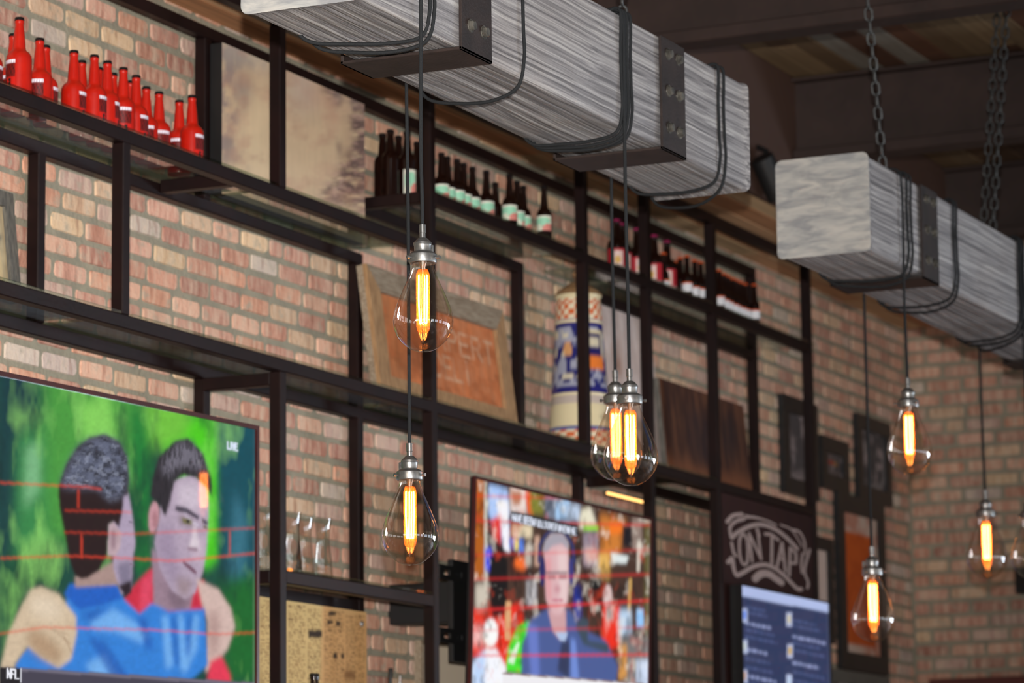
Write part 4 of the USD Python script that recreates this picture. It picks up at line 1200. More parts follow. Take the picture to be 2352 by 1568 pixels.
def tv_booth(X, Y):
    P = Paint(X, Y, (70, 48, 40))
    R = P.rect
    R(1085, 1100, 1115, 1330, (176, 92, 20), 2); R(1112, 1105, 1121, 1400, (196, 190, 176), 1.5); R(1120, 1100, 1160, 1290, (20, 20, 26), 2)
    P.poly([(1122, 1112), (1165, 1122), (1170, 1170), (1168, 1260), (1150, 1240), (1122, 1180)], (170, 200, 250), 3); P.poly([(1140, 1150), (1166, 1150), (1172, 1270), (1158, 1262)], (246, 246, 255), 2)
    P.poly([(1128, 1196), (1150, 1180), (1152, 1250), (1132, 1236)], (226, 54, 46), 3); R(1115, 1258, 1130, 1310, (50, 64, 240), 3)
    R(1126, 1280, 1166, 1420, (14, 10, 16), 2); R(1172, 1120, 1210, 1180, (238, 220, 214), 4); P.poly([(1172, 1125), (1200, 1128), (1196, 1160), (1178, 1160)], (186, 122, 90), 3)
    P.poly([(1206, 1128), (1220, 1132), (1226, 1180), (1212, 1178)], (240, 84, 30), 2); R(1218, 1132, 1250, 1180, (130, 130, 50), 4); R(1252, 1140, 1280, 1190, (120, 130, 150), 3)
    R(1276, 1150, 1310, 1195, (170, 206, 244), 3); R(1300, 1160, 1332, 1196, (196, 214, 240), 4); P.poly([(1336, 1170), (1356, 1165), (1372, 1210), (1330, 1215)], (232, 226, 200), 3)
    R(1176, 1205, 1222, 1235, (232, 214, 180), 3); R(1170, 1236, 1182, 1262, (20, 130, 235), 2); R(1182, 1238, 1192, 1262, (232, 206, 80), 2); R(1192, 1236, 1204, 1270, (90, 130, 226), 2)
    R(1170, 1270, 1220, 1320, (60, 30, 26), 3); P.oval(1196, 1294, 16, 16, (246, 110, 40), 3); R(1206, 1250, 1220, 1300, (190, 180, 168), 3); R(1210, 1330, 1232, 1390, (190, 186, 190), 3); R(1228, 1230, 1240, 1300, (200, 160, 140), 2)
    R(1340, 1206, 1374, 1220, (150, 214, 60), 2); R(1340, 1222, 1374, 1300, (150, 136, 150), 3); R(1344, 1258, 1372, 1290, (222, 180, 170), 4)
    P.poly([(1378, 1180), (1440, 1196), (1424, 1270), (1380, 1300)], (206, 124, 50), 5); R(1400, 1200, 1430, 1226, (246, 120, 30), 3); R(1374, 1270, 1400, 1330, (230, 180, 96), 4); P.poly([(1402, 1268), (1444, 1278), (1438, 1294), (1408, 1292)], (224, 232, 232), 2)
    R(1430, 1205, 1452, 1255, (24, 20, 30), 3); R(1452, 1190, 1474, 1260, (150, 130, 120), 3); P.line([(1468, 1240), (1466, 1310)], 7, (216, 204, 190), 1.5); P.line([(1448, 1330), (1444, 1420)], 6, (214, 170, 96), 1.5); R(1480, 1190, 1500, 1480, (96, 88, 50), 3)
    R(1356, 1330, 1382, 1400, (16, 16, 20), 2); P.oval(1396, 1370, 10, 28, (216, 206, 204), 2); R(1318, 1346, 1335, 1425, (30, 50, 150), 4); R(1384, 1390, 1424, 1490, (238, 44, 26), 3); R(1392, 1395, 1410, 1425, (190, 180, 176), 3)
    R(1422, 1400, 1450, 1460, (190, 214, 240), 4); R(1462, 1398, 1478, 1440, (150, 200, 250), 2); R(1430, 1460, 1498, 1600, (120, 116, 116), 5); R(1462, 1515, 1495, 1600, (206, 220, 244), 3); R(1420, 1480, 1440, 1560, (212, 150, 80), 3)
    P.poly([(1083, 1400), (1160, 1395), (1200, 1380), (1205, 1480), (1160, 1540), (1085, 1500)], (232, 44, 20), 3); R(1160, 1380, 1174, 1470, (222, 168, 120), 1.5)
    R(1092, 1340, 1120, 1400, (206, 196, 180), 4); R(1084, 1440, 1112, 1480, (246, 190, 186), 5); P.poly([(1130, 1350), (1160, 1350), (1160, 1410), (1130, 1420)], (20, 12, 16), 3)
    P.poly([(1162, 1540), (1166, 1490), (1186, 1440), (1215, 1425), (1215, 1500), (1200, 1545)], (70, 226, 50), 2); P.poly([(1166, 1520), (1188, 1475), (1194, 1476), (1180, 1525)], (220, 244, 214), 1.5)
    P.oval(1127, 1452, 17, 32, (250, 250, 250), 2); P.poly([(1082, 1600), (1086, 1530), (1116, 1490), (1140, 1490), (1162, 1530), (1164, 1600)], (246, 248, 255), 2.5); P.poly([(1084, 1600), (1086, 1520), (1116, 1492), (1110, 1600)], (190, 214, 250), 4)
    P.mottle(16, 34, (246, 236, 222), .56, .80, .5, 21); P.mottle(14, 40, (14, 10, 16), .54, .78, .55, 22); P.mottle(22, 44, (230, 66, 30), .60, .82, .4, 23)
    # seated man with headphones
    P.poly([(1196, 1600), (1200, 1480), (1222, 1420), (1256, 1398), (1310, 1400), (1330, 1440), (1390, 1470), (1420, 1530), (1410, 1600)], (74, 92, 150), 2.5)
    P.poly([(1210, 1430), (1235, 1440), (1240, 1560), (1220, 1560)], (110, 130, 210), 4, .8); P.poly([(1290, 1470), (1312, 1470), (1306, 1560), (1280, 1540)], (40, 44, 66), 3, .8); P.poly([(1310, 1465), (1322, 1470), (1330, 1560), (1312, 1580)], (120, 150, 226), 3, .8)
    P.poly([(1258, 1400), (1300, 1400), (1300, 1462), (1286, 1468), (1270, 1450)], (206, 160, 164), 2); P.poly([(1276, 1452), (1304, 1452), (1298, 1472), (1286, 1470)], (176, 196, 230), 1.5)
    P.line([(1238, 1290), (1240, 1250), (1256, 1226), (1278, 1216), (1300, 1226), (1315, 1252), (1319, 1290)], 7, (44, 52, 104), 1.5)
    P.poly([(1249, 1262), (1262, 1232), (1290, 1226), (1305, 1250), (1307, 1330), (1302, 1385), (1288, 1412), (1270, 1410), (1254, 1376)], (220, 178, 182), 2)
    P.poly([(1280, 1262), (1302, 1262), (1304, 1380), (1286, 1404)], (232, 206, 206), 4, .8); P.poly([(1250, 1280), (1266, 1280), (1266, 1390), (1256, 1376)], (224, 150, 156), 4, .8)
    P.poly([(1246, 1268), (1252, 1240), (1270, 1224), (1294, 1226), (1306, 1246), (1306, 1262), (1290, 1248), (1268, 1254), (1256, 1268)], (166, 160, 172), 2)
    P.oval(1246, 1312, 7, 34, (40, 38, 96), 1.4); P.oval(1312, 1312, 6, 32, (56, 56, 124), 1.4)
    R(1253, 1312, 1304, 1318, (96, 80, 90), 1.5, .8); R(1258, 1318, 1276, 1330, (170, 140, 146), 1.2); R(1284, 1318, 1302, 1330, (170, 140, 146), 1.2); P.line([(1270, 1378), (1292, 1378)], 5, (200, 110, 130), 1.2); P.oval(1280, 1352, 8, 8, (200, 140, 150), 3)
    P.poly([(1322, 1440), (1336, 1416), (1352, 1424), (1350, 1470), (1400, 1478), (1396, 1500), (1340, 1480)], (60, 76, 92), 2.5)
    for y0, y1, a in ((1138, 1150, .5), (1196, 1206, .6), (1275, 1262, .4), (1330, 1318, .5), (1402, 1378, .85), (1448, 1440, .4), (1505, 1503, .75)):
        P.line([(1083, y0), (1290, (y0 + y1) / 2), (1500, y1)], 6, (236, 40, 44), 1.4, a * .85)  # painted reflection: red brick lines laid into the glowing screen colours
    P.poly([(1174, 1173), (1326, 1208), (1329, 1232), (1175, 1197)], (18, 30, 40), .7)
    for word, x0, x1 in (('HAVE', 1177, 1199), ('BEEN', 1203.5, 1226), ('FULLY', 1229, 1255), ('OVER', 1257.5, 1279.5), ('WHEN', 1283, 1306), ('HE', 1309, 1324)):
        for g in strokes(word, (x0, 1195.5 + (x0 - 1177) * .228), (x1, 1195.5 + (x1 - 1177) * .228), (0, -16), gap=.42, weight=.13):
            P.poly(g, (232, 238, 255), .5)
    P.poly([(1154, 1545), (1500, 1572), (1500, 1640), (1154, 1640)], (238, 236, 240), 1); P.line([(1154, 1546), (1500, 1572)], 3, (130, 100, 96), .6)
    return P.flat


def menu_screen(X, Y):
    P = Paint(X, Y, (44, 56, 92))
    P.poly([(1690, 1330), (1910, 1378), (1910, 1408), (1690, 1366)], (176, 190, 232), 1.2)
    s = (1383 - 1340) / 203.0
    yy = lambda x, y: y + (x - 1700) * s
    for k, y in enumerate((1388, 1400, 1424, 1440, 1456, 1484, 1506, 1526, 1545, 1562)):
        for x0, x1 in ((1712, 1757 + (k * 7) % 30), (1820, 1874 + (k * 11) % 24)):
            y2 = y + (0 if x0 < 1800 else 8)
            bright = (k * 5 + x0) % 3 == 0
            x = x0
            q = random.Random(k * 31 + x0)
            while x < x1:
                wd = q.uniform(6, 16)
                P.poly([(x, yy(x, y2)), (min(x + wd, x1), yy(min(x + wd, x1), y2)), (min(x + wd, x1), yy(min(x + wd, x1), y2) + (7 if bright else 5)), (x, yy(x, y2) + (7 if bright else 5))], (150, 160, 204) if bright else (78, 92, 138), 1.0, .9)
                x += wd + 2.5
    for x, y, c in ((1704, 1396, (90, 130, 226)), (1704, 1468, (196, 206, 206)), (1704, 1536, (206, 170, 150)), (1806, 1384, (206, 196, 160)), (1808, 1456, (206, 166, 60)), (1806, 1526, (186, 206, 230))):
        P.rect(x, yy(x, y), x + 13, yy(x, y) + 32, (176, 186, 220), 1.0); P.rect(x + 3, yy(x, y) + 6, x + 10, yy(x, y) + 24, c, 1.0)
    P.noise(120, 160, .12, 4)
    return P.flat


# the two large screens and the menu screen
c = at(592, 978, 'y', 4.975)
yaw = math.radians(-2.98)
ex = np.array([math.cos(yaw), math.sin(yaw), 0.0])
w1, h1 = 1.50, 0.85
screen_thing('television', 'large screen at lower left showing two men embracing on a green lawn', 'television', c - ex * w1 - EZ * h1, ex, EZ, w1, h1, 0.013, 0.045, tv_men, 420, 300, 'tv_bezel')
c0, c1 = at(1089, 1092, 'y', 4.965), at(1497, 1189, 'y', 4.965)
tl = math.radians(2.2)
ey = np.array([0, -math.sin(tl), math.cos(tl)])
w2, h2 = c1[0] - c0[0], 0.90
o2 = np.array([c0[0], c0[1] + h2 * math.sin(tl), c0[2] - h2 * math.cos(tl)])
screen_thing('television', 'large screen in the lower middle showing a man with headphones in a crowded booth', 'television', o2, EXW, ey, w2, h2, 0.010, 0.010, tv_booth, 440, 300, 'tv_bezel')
c0, c1 = at(1700, 1340, 'y', 4.985), at(1904, 1384, 'y', 4.985)
w3, h3 = c1[0] - c0[0], 0.62
screen_thing('menu_screen', 'smaller navy screen listing drinks under the chalk sign', 'screen', (c0[0], 4.985, c0[2] - h3), EXW, EZ, w3, h3, 0.006, 0.04, menu_screen, 260, 180, 'dark_plastic')

# brackets that hold the screens
t = thing('tv_mount', 'black slotted wall bracket left of the middle screen', 'wall bracket', (10.35, 5.2, 2.5))
xa, xb = at(1008, 1315, 'y', 5.1)[0], o2[0] + 0.5
for py in (1318, 1462):
    z = at(1045, py, 'y', 5.1)[2]
    holes = [Polygon([(q, .016), (q + .05, .016), (q + .05, .034), (q, .034)]) for q in (0.03, .12, .24, .36)]
    pl = solid(xb - xa, .05)
    for hh in holes:
        pl = pl.difference(hh)
    t.part('slotted_rail', extrude(pl, (xa, 5.1, z - .025), EXW, EZ, NW, 0.004), 'rubber_black')
xv = at(1043, 1390, 'y', 5.1)[0]
t.part('plate', box(xv, xv + 0.16, 5.105, 5.125, at(1060, 1500, 'y', 5.1)[2] - .03, at(1060, 1300, 'y', 5.1)[2] + .02, .002), 'rubber_black')
t.part('arm', box(xv + 0.03, xv + 0.13, 5.125, W, 2.42, 2.56, .003), 'rubber_black')
for nm, x in (('left', 8.3), ('menu', 13.36)):
    t = thing('tv_mount', 'black wall arm behind the large left screen' if nm == 'left' else 'black wall arm behind the navy drinks screen', 'wall bracket', (x, 5.2, 2.4))
    y0 = 5.08 if nm == 'left' else 5.032
    if nm == 'left':
        t.part('plate', box(x - .2, x + .2, y0, y0 + .012, 2.3, 2.7, .002), 'rubber_black')
        t.part('arm', box(x - .05, x + .05, y0 + .012, W, 2.44, 2.56, .003), 'rubber_black')
    else:
        t.part('plate', box(x - .15, x + .15, y0, y0 + .012, 2.2, 2.5, .002), 'rubber_black')

# chalk sign between the right posts
xa, xb = PX['f'] + T + .001, PX['g'] - .001
t = thing('chalk_sign', "dark brown board with chalk lettering ON TAP in a scroll banner", 'sign', ((xa + xb) / 2, 5.05, 2.0))
t.part('board', box(xa, xb, 5.05, 5.065, 1.9, H1 - .001, .001), 'chalkboard')
cp = lambda x, y: (1640 + x / 3.664, 1140 + y / 3.664)
CH = [('banner_line', [(150, 345), (200, 300), (300, 250), (400, 235), (500, 268), (580, 320), (650, 385), (700, 440)], 34), ('banner_line', [(118, 552), (152, 520), (165, 600), (190, 660), (240, 640), (330, 590), (420, 572), (500, 597), (580, 655), (650, 725), (700, 775), (734, 778)], 34),
      ('banner_line', [(110, 212), (160, 160), (235, 150)], 32), ('banner_line', [(142, 335), (134, 262), (180, 210), (250, 190)], 26), ('banner_line', [(205, 190), (300, 175), (420, 195), (520, 240)], 16), ('banner_line', [(260, 158), (370, 178), (480, 215)], 12), ('banner_line', [(560, 238), (640, 270), (690, 330), (740, 420)], 14),
      ('banner_line', [(665, 280), (720, 300), (760, 380), (768, 480)], 20), ('banner_line', [(745, 480), (735, 560), (740, 640)], 22), ('banner_line', [(805, 450), (772, 560), (762, 640), (792, 720), (785, 770)], 24), ('banner_line', [(148, 390), (165, 470), (185, 500)], 24),
      ('flourish', [(345, 690), (395, 650), (460, 650), (520, 690), (565, 720)], 60)]
CH += [('letter_o', [(245, 310), (215, 360), (215, 480), (240, 565), (275, 560), (285, 480), (275, 360), (245, 310)], 22), ('letter_n', [(320, 545), (295, 310), (395, 525), (372, 330)], 22), ('apostrophe', [(362, 275), (378, 330)], 26),
       ('letter_t', [(432, 315), (480, 318), (540, 365)], 26), ('letter_t', [(486, 345), (484, 560)], 26), ('letter_a', [(530, 590), (572, 390), (600, 630)], 24), ('letter_a', [(545, 510), (592, 540)], 16), ('letter_p', [(632, 660), (640, 430), (690, 480), (690, 560), (645, 560)], 24)]
nth = 0
for nm, pts, wd in CH:
    q = [at(*cp(*p), 'y', 5.05) for p in (spline(np.column_stack([np.array(pts, float), np.zeros(len(pts))]), 4)[:, :2] if nm in ('banner_line', 'letter_o', 'flourish') else pts)]
    # width is given in the photograph's pixels; the board is foreshortened along x, so widen there
    l2 = LineString([((p[0] - xa) * .42, p[2]) for p in q]).buffer(wd / 3.664 / 2 / F_PX * 13.9)
    g = l2.geoms[0] if hasattr(l2, 'geoms') else l2
    nth += 1
    t.part(nm, extrude(g, (xa, 5.05, 0), EXW / .42, EZ, NW, 0.0006 + nth * .00002), 'chalk')

# large faded canvas on the upper shelf
t = thing('canvas_panel', 'large faded tan canvas with dark worn edges standing behind the upper post', 'wall art', (9.6, 5.29, ZG2))
YCV = 5.274
ox = at(510, 96, 'y', YCV)[0]; wd = at(837, 234, 'y', YCV)[0] - ox; hg = at(510, 97, 'y', YCV)[2] - ZG2
t.part('frame', box(ox, ox + wd, YCV + .0005, YB - .001, ZG2 + .0002, ZG2 + hg, .002), 'rubber_black')
p, f = sheet((ox, YCV, ZG2), EXW, EZ, wd, hg, 220, 120)
X, Y = project(p)
P = Paint(X, Y, (206, 180, 148))
k = lambda pts: [(490 + x / 3.733, 80 + y / 3.733) for x, y in pts]
edge = P.mask(k([(60, 40), (470, 200), (470, 320), (250, 230), (180, 420), (230, 900), (330, 1130), (60, 1120)]), 6)
P.mottle(22, 30, (140, 124, 122), .28, .60, .85, 2, edge); P.poly(k([(70, 60), (470, 210), (470, 290), (80, 220)]), (176, 170, 162), 5, .6)
P.poly(k([(140, 330), (200, 300), (330, 400), (350, 480), (300, 620), (250, 700), (230, 560), (180, 430)]), (134, 120, 124), 6, .6); P.poly(k([(110, 880), (200, 900), (250, 1000), (180, 1090), (100, 960)]), (140, 120, 114), 6, .5)
P.poly(k([(350, 480), (470, 560), (470, 1200), (130, 1090), (250, 900), (280, 700)]), (218, 194, 158), 8, .7)
P.poly(k([(620, 320), (880, 400), (900, 640), (640, 640)]), (186, 172, 164), 10, .6); P.poly(k([(720, 430), (1000, 520), (1110, 640), (1130, 720), (1000, 620), (800, 560)]), (190, 142, 126), 7, .55)
dark = P.mask(k([(860, 380), (1300, 560), (1300, 1540), (1180, 1540), (880, 1380), (1000, 1220), (1110, 1040), (1180, 920), (1140, 700)]), 5)
P.mottle(24, 10, (98, 76, 78), .24, .58, .9, 6, dark); P.mottle(16, 6, (194, 158, 146), .50, .68, .5, 9, dark); P.mottle(40, 30, (182, 142, 122), .48, .72, .45, 10)
P.poly(k([(940, 400), (1280, 540), (1290, 640), (1100, 600)]), (120, 112, 112), 6, .6)
P.poly(k([(1110, 520), (1170, 520), (1190, 960), (1010, 1180), (900, 1390), (840, 1370), (1010, 1100), (1130, 930), (1090, 640)]), (206, 178, 148), 4, .7)
P.poly(k([(1050, 920), (1110, 930), (1090, 1020), (1060, 1000)]), (104, 84, 84), 3, .7)
P.noise(40, 40, .08, 8); P.noise(5, 40, .05, 9)
t.part('picture', (p.reshape(-1, 3), f), 'canvas_print', smooth=True, paint=P.flat)


def leaning(label, name, cat, bl, br, ztop, y0, y1, thick, paint_base, painter, nx, ny, border=None, border_mat=None, border_side=None, inset=0.012):
    """A board leaning back from (x, y0) on its shelf to y1 at its top; an optional raised border of four mitred bars."""
    z0 = bl[2]
    h = math.hypot(ztop - z0, y1 - y0)
    ey = np.array([0, (y1 - y0) / h, (ztop - z0) / h])
    w = br - bl[0]
    n = np.cross(EXW, ey)
    lift = 0.0
    o = np.array([bl[0], y0 + thick * ey[2], z0 + thick * ey[1] + 0.0003])
    t = thing(name, label, cat, (bl[0] + w / 2, y0, z0))
    t.part('board', extrude(solid(w, h, .001), o, EXW, ey, n, thick - (inset if border else 0.0005), 0), 'grey_frame_wood' if border_mat is None else border_mat)
    b = border or 0.001
    p, f = sheet(o + EXW * b + ey * b + n * (thick - (inset - .0005 if border else 0)), EXW, ey, w - 2 * b, h - 2 * b, nx, ny)
    u, v = np.meshgrid(np.linspace(0, 1, nx), np.linspace(0, 1, ny))
    P = Paint(u * (w - 2 * b), v * (h - 2 * b), paint_base)
    painter(P, w - 2 * b, h - 2 * b)
    t.part('face', (p.reshape(-1, 3), f), 'board_paint', smooth=True, paint=P.flat)
    if border:
        for nm, pts, mt in (('frame_bar', [(0, 0), (w, 0), (w - b, b), (b, b)], border_side), ('frame_bar', [(0, h), (b, h - b), (w - b, h - b), (w, h)], border_mat), ('frame_bar', [(0, 0), (b, b), (b, h - b), (0, h)], border_side), ('frame_bar', [(w, 0), (w, h), (w - b, h - b), (w - b, b)], border_side)):
            t.part(nm, extrude(Polygon(pts), o, EXW, ey, n, inset, thick - inset), mt)
    return t


def crate_paint(P, w, h):
    P.mottle(.05, .09, (92, 90, 84), .42, .6, .8, 3); P.mottle(.03, .12, (206, 182, 138), .52, .66, .7, 5); P.poly([(0, 0), (w, 0), (w, h * .3), (0, h * .36)], (200, 176, 132), 6, .5); P.noise(.02, .05, .2, 6)


b = at(50, 648, 'z', ZG1)
leaning('weathered grey and tan framed board leaning at the left picture edge', 'weathered_board', 'wall art', (6.95, 0, ZG1 + .0003), at(52, 640, 'y', 5.24)[0], at(33, 452, 'y', 5.275)[2], 5.24, 5.275, 0.035, (170, 156, 126), crate_paint, 90, 70, 0.045, 'grey_frame_wood', 'grey_frame_wood')


def orange_sign(P, w, h):
    P.mottle(.06, .12, (206, 122, 74), .42, .62, .7, 3); P.mottle(.12, .05, (150, 84, 48), .5, .7, .6, 4); P.poly([(0, 0), (w * .2, 0), (w * .16, h), (0, h)], (150, 96, 56), 5, .5)
    for txt, x0, x1, y in (('NPERT', w * .46, w * .97, h * .55), ('DELI', w * .42, w * .74, h * .20)):
        for g in strokes(txt, (x0, y), (x1, y), (0, h * .27), gap=.35, weight=.17):
            P.poly(g, (204, 164, 132), .7, .72)
    P.mottle(.05, .03, (178, 100, 58), .5, .64, .55, 12); P.noise(.02, .06, .14, 6)


leaning('orange painted cabinet door sign in a grey and tan wood frame, faded lettering', 'framed_sign', 'sign', (at(879, 880, 'y', 5.21)[0], 0, ZG1 + .0003), at(1193, 967, 'y', 5.21)[0], at(1157, 720, 'y', 5.27)[2], 5.21, 5.27, 0.04, (188, 118, 78), orange_sign, 200, 110, 0.085, 'oak_frame_grey', 'oak_frame_tan', 0.016)


def white_paint(P, w, h):
    P.oval(w * .3, h * .68, w * .09, h * .12, (150, 104, 80), 3, .9); P.mottle(.1, .1, (196, 176, 168), .45, .65, .6, 3)


xl = at(1408, 1000, 'y', 5.27)[0]
leaning('off white board with a brown smudge leaning between the stein and the dark sign', 'white_board', 'sign', (xl, 0, ZG1 + .0003), at(1528, 1084, 'y', 5.28)[0], at(1503, 745, 'y', 5.33)[2], 5.28, 5.335, 0.02, (214, 198, 192), white_paint, 60, 80)


def burnt_paint(P, w, h):
    P.mottle(.03, .2, (52, 34, 32), .38, .58, .85, 3); P.poly([(0, 0), (w, 0), (w, h * .22), (0, h * .2)], (132, 82, 56), 4, .7); P.oval(w * .42, h * .5, w * .16, h * .3, (52, 40, 42), 5, .8); P.oval(w * .78, h * .6, w * .1, h * .26, (44, 36, 38), 5, .8); P.noise(.02, .1, .2, 7)


leaning('dark brown burnt wood sign leaning behind the right posts', 'burnt_wood_sign', 'sign', (at(1530, 1088, 'y', 5.22)[0] + .01, 0, ZG1 + .0003), at(1727, 1116, 'y', 5.22)[0], at(1710, 935, 'y', 5.25)[2], 5.215, 5.25, 0.025, (96, 62, 46), burnt_paint, 100, 80)

# printed menu board on the back wall
c0, c1 = at(594, 1369, 'y', 5.315), at(842, 1414, 'y', 5.315)
t = thing('menu_board', 'tan menu board with columns of dark print fixed below the carafes', 'menu board', ((c0[0] + c1[0]) / 2, 5.315, 1.95))
z0, z1 = 1.84, c0[2]
t.part('board', box(c0[0], c1[0], 5.3155, 5.319, z0, z1, .0005), 'oak_frame_tan')
p, f = sheet((c0[0] + .0005, 5.315, z0), EXW, EZ, c1[0] - c0[0] - .001, z1 - z0, 240, 160)
X, Y = project(p)
P = Paint(X, Y, (206, 176, 120))
P.poly([(740, 1390), (850, 1410), (850, 1600), (736, 1600)], (196, 146, 96), 3, .8)
q = random.Random(4)
for col, (x0, x1) in enumerate(((598, 630), (662, 702), (706, 738), (745, 790), (794, 838))):
    y = 1378 + (x0 - 598) * .18
    while y < 1600:
        hh = q.choice((2, 2, 2.6, 3.4))
        x = x0
        while x < x1 - 3:
            wd = q.uniform(3, 12)
            P.poly([(x, y), (min(x + wd, x1), y + wd * .18), (min(x + wd, x1), y + wd * .18 + hh), (x, y + hh)], q.choice(((128, 96, 60), (110, 80, 50), (150, 116, 74))), .5, .85)
            x += wd + q.uniform(1.2, 4)
            y += 0.0
        y += hh + q.uniform(2.4, 5)
for x0, y0, x1, y1 in ((708, 1447, 739, 1464), (752, 1424, 765, 1433), (772, 1426, 782, 1436), (765, 1500, 774, 1512), (783, 1500, 790, 1512), (754, 1404, 772, 1413)):
    P.rect(x0, y0, x1, y1, (56, 44, 36), .8)
P.rect(790, 1540, 815, 1558, (130, 92, 58), 2); P.noise(30, 30, .08, 5)
t.part('print', (p.reshape(-1, 3), f), 'print', smooth=True, paint=P.flat)
s = at(833, 1432, 'y', 5.31)
t.part('screw_head', place(lathe([(0, 0), (.011, 0), (.010, .004), (.005, .0065), (0, .007)], 16), [[1, 0, 0], [0, 0, -1], [0, 1, 0]], (s[0], 5.3148, s[2])), 'tack_silver', smooth=40)


def print_art(kind):
    def fn(P, w, h, s):
        if kind == 'poster':
            P.rect(w * .06, h * .075, w * .86, h * .865, (192, 88, 34), .8); P.mottle(.1, .1, (170, 72, 26), .45, .65, .6, s)
        elif kind == 'dome':
            P.oval(w * .45, -h * .02, w * .42, h * .46, (150, 150, 156), 3, .9); P.oval(w * .45, -h * .08, w * .34, h * .42, (196, 190, 180), 3, .9); P.rect(w * .2, h * .55, w * .6, h * .60, (40, 40, 44), 1.5)
        elif kind == 'mat':
            P.mottle(.2, .2, (206, 184, 174), .4, .6, .4, s)
        else:
            P.mottle(.12, .12, (66, 62, 64), .40, .60, .85, s); P.mottle(.06, .09, (168, 152, 152), .56, .7, .7, s + 1); P.rect(w * .1, h * .3, w * .9, h * .33, (80, 76, 78), 1.5, .6)
            if kind == 'colour':
                P.oval(w * .4, h * .58, w * .22, h * .1, (150, 60, 46), 2.5, .8); P.oval(w * .62, h * .56, w * .14, h * .1, (150, 110, 60), 2.5, .7)
    return fn


def picture(label, name, x0, x1, z0, z1, b, base, art, frame='picture_frame', y=W - 0.034, depth=0.028, seed=1):
    t = thing(name, label, 'picture', ((x0 + x1) / 2, y, z0))
    o = (x0, y + depth, z0)
    w, h = x1 - x0, z1 - z0
    t.part('frame', extrude(ring(w, h, b), o, EXW, EZ, NW, depth), frame)
    t.part('backing', extrude(solid(w, h, b * .5), o, EXW, EZ, NW, depth * .4), 'ink_black')
    p, f = sheet(np.array(o) + [b * .9, -depth * .45, b * .9], EXW, EZ, w - 1.8 * b, h - 1.8 * b, 70, 90)
    u, v = np.meshgrid(np.linspace(0, 1, 70) * w, np.linspace(0, 1, 90) * h)
    P = Paint(u, v, base)
    print_art(art)(P, w, h, seed)
    t.part('print', (p.reshape(-1, 3), f), 'print', smooth=True, paint=P.flat)


YP = W - 0.034
q = lambda px, py: at(px, py, 'y', YP)
picture('black framed grey print on the bricks, behind the rightmost steel post', 'framed_print', q(1799, 903)[0], q(1878, 930)[0], q(1806, 1130)[2], q(1800, 903)[2], .075, (120, 108, 108), 'grey', seed=3)
picture('small black framed print with a red and tan spot, right of the steel post', 'framed_print', q(1888, 997)[0], q(1950, 1015)[0], q(1892, 1118)[2], q(1888, 997)[2], .072, (96, 84, 82), 'colour', seed=5)
picture('black framed grey print nearest the wall corner, behind a lamp cord', 'framed_print', q(1970, 947)[0], q(2046, 968)[0], q(1976, 1143)[2], q(1970, 947)[2], .068, (116, 110, 110), 'grey', seed=8)
picture('tall orange poster with a pale mat in a black frame', 'framed_poster', q(1925, 1128)[0], q(2032, 1160)[0], q(1948, 1537)[2], q(1925, 1128)[2], .085, (196, 172, 158), 'poster', seed=11)
picture('narrow black framed pale print partly hidden behind the rightmost post', 'framed_print', q(1850, 1222)[0], q(1914, 1238)[0], q(1900, 1475)[2], q(1885, 1232)[2], .06, (206, 184, 174), 'mat', seed=14)
picture('grey framed dark print at the bottom edge below the orange poster', 'framed_print', q(1906, 1532)[0], q(2044, 1560)[0], 2.02, q(1975, 1544)[2], .06, (62, 52, 50), 'grey', frame='grey_frame_wood', seed=17)
picture('pale print with a grey dome behind the middle screen, at the bottom edge', 'framed_print', q(1003, 1480)[0] - .12, q(1074, 1490)[0] + .1, 1.95, q(1030, 1478)[2], .012, (206, 190, 168), 'dome', frame='oak_frame_grey', seed=19)

# ------------------------------------------------------------------ giant ceramic stein
sx, sy = at(1333, 1003, 'y', 5.19)[0], 5.19
S = [(0, 0.0), (.100, .001), (.122, .006), (.126, .02), (.125, .05), (.121, .085), (.119, .092), (.117, .12), (.113, .165), (.111, .172), (.109, .20), (.108, .206), (.109, .212), (.108, .24), (.103, .30), (.098, .36), (.0935, .42), (.092, .452), (.0935, .458), (.091, .466), (.088, .50), (.085, .535), (.087, .54), (.084, .55), (0, .55)]
S = [(r, z if z < .2 else .2 + (z - .2) * 1.15) for r, z in S]
pf = smooth_profile(S, 4)
n = 112
v, f = lathe(pf, n, (sx, sy, ZG1 + .0003))
zz = v[:, 2] - ZG1; zz = np.where(zz < .2, zz, .2 + (zz - .2) / 1.15); th = np.arctan2(v[:, 1] - sy, v[:, 0] - sx)
col = np.tile(lin((218, 204, 166)), (len(v), 1))
chk = (np.floor(th * 112 / (2 * math.pi) / 4) + np.floor(zz / .0155)) % 2 > .5
nb = meshkit.fbm(np.column_stack([np.cos(th) * 3.4, np.sin(th) * 3.4, zz * 26]), 3, 5)
nb2 = meshkit.noise(np.column_stack([np.cos(th) * 5, np.sin(th) * 5, zz * 34]), 9)
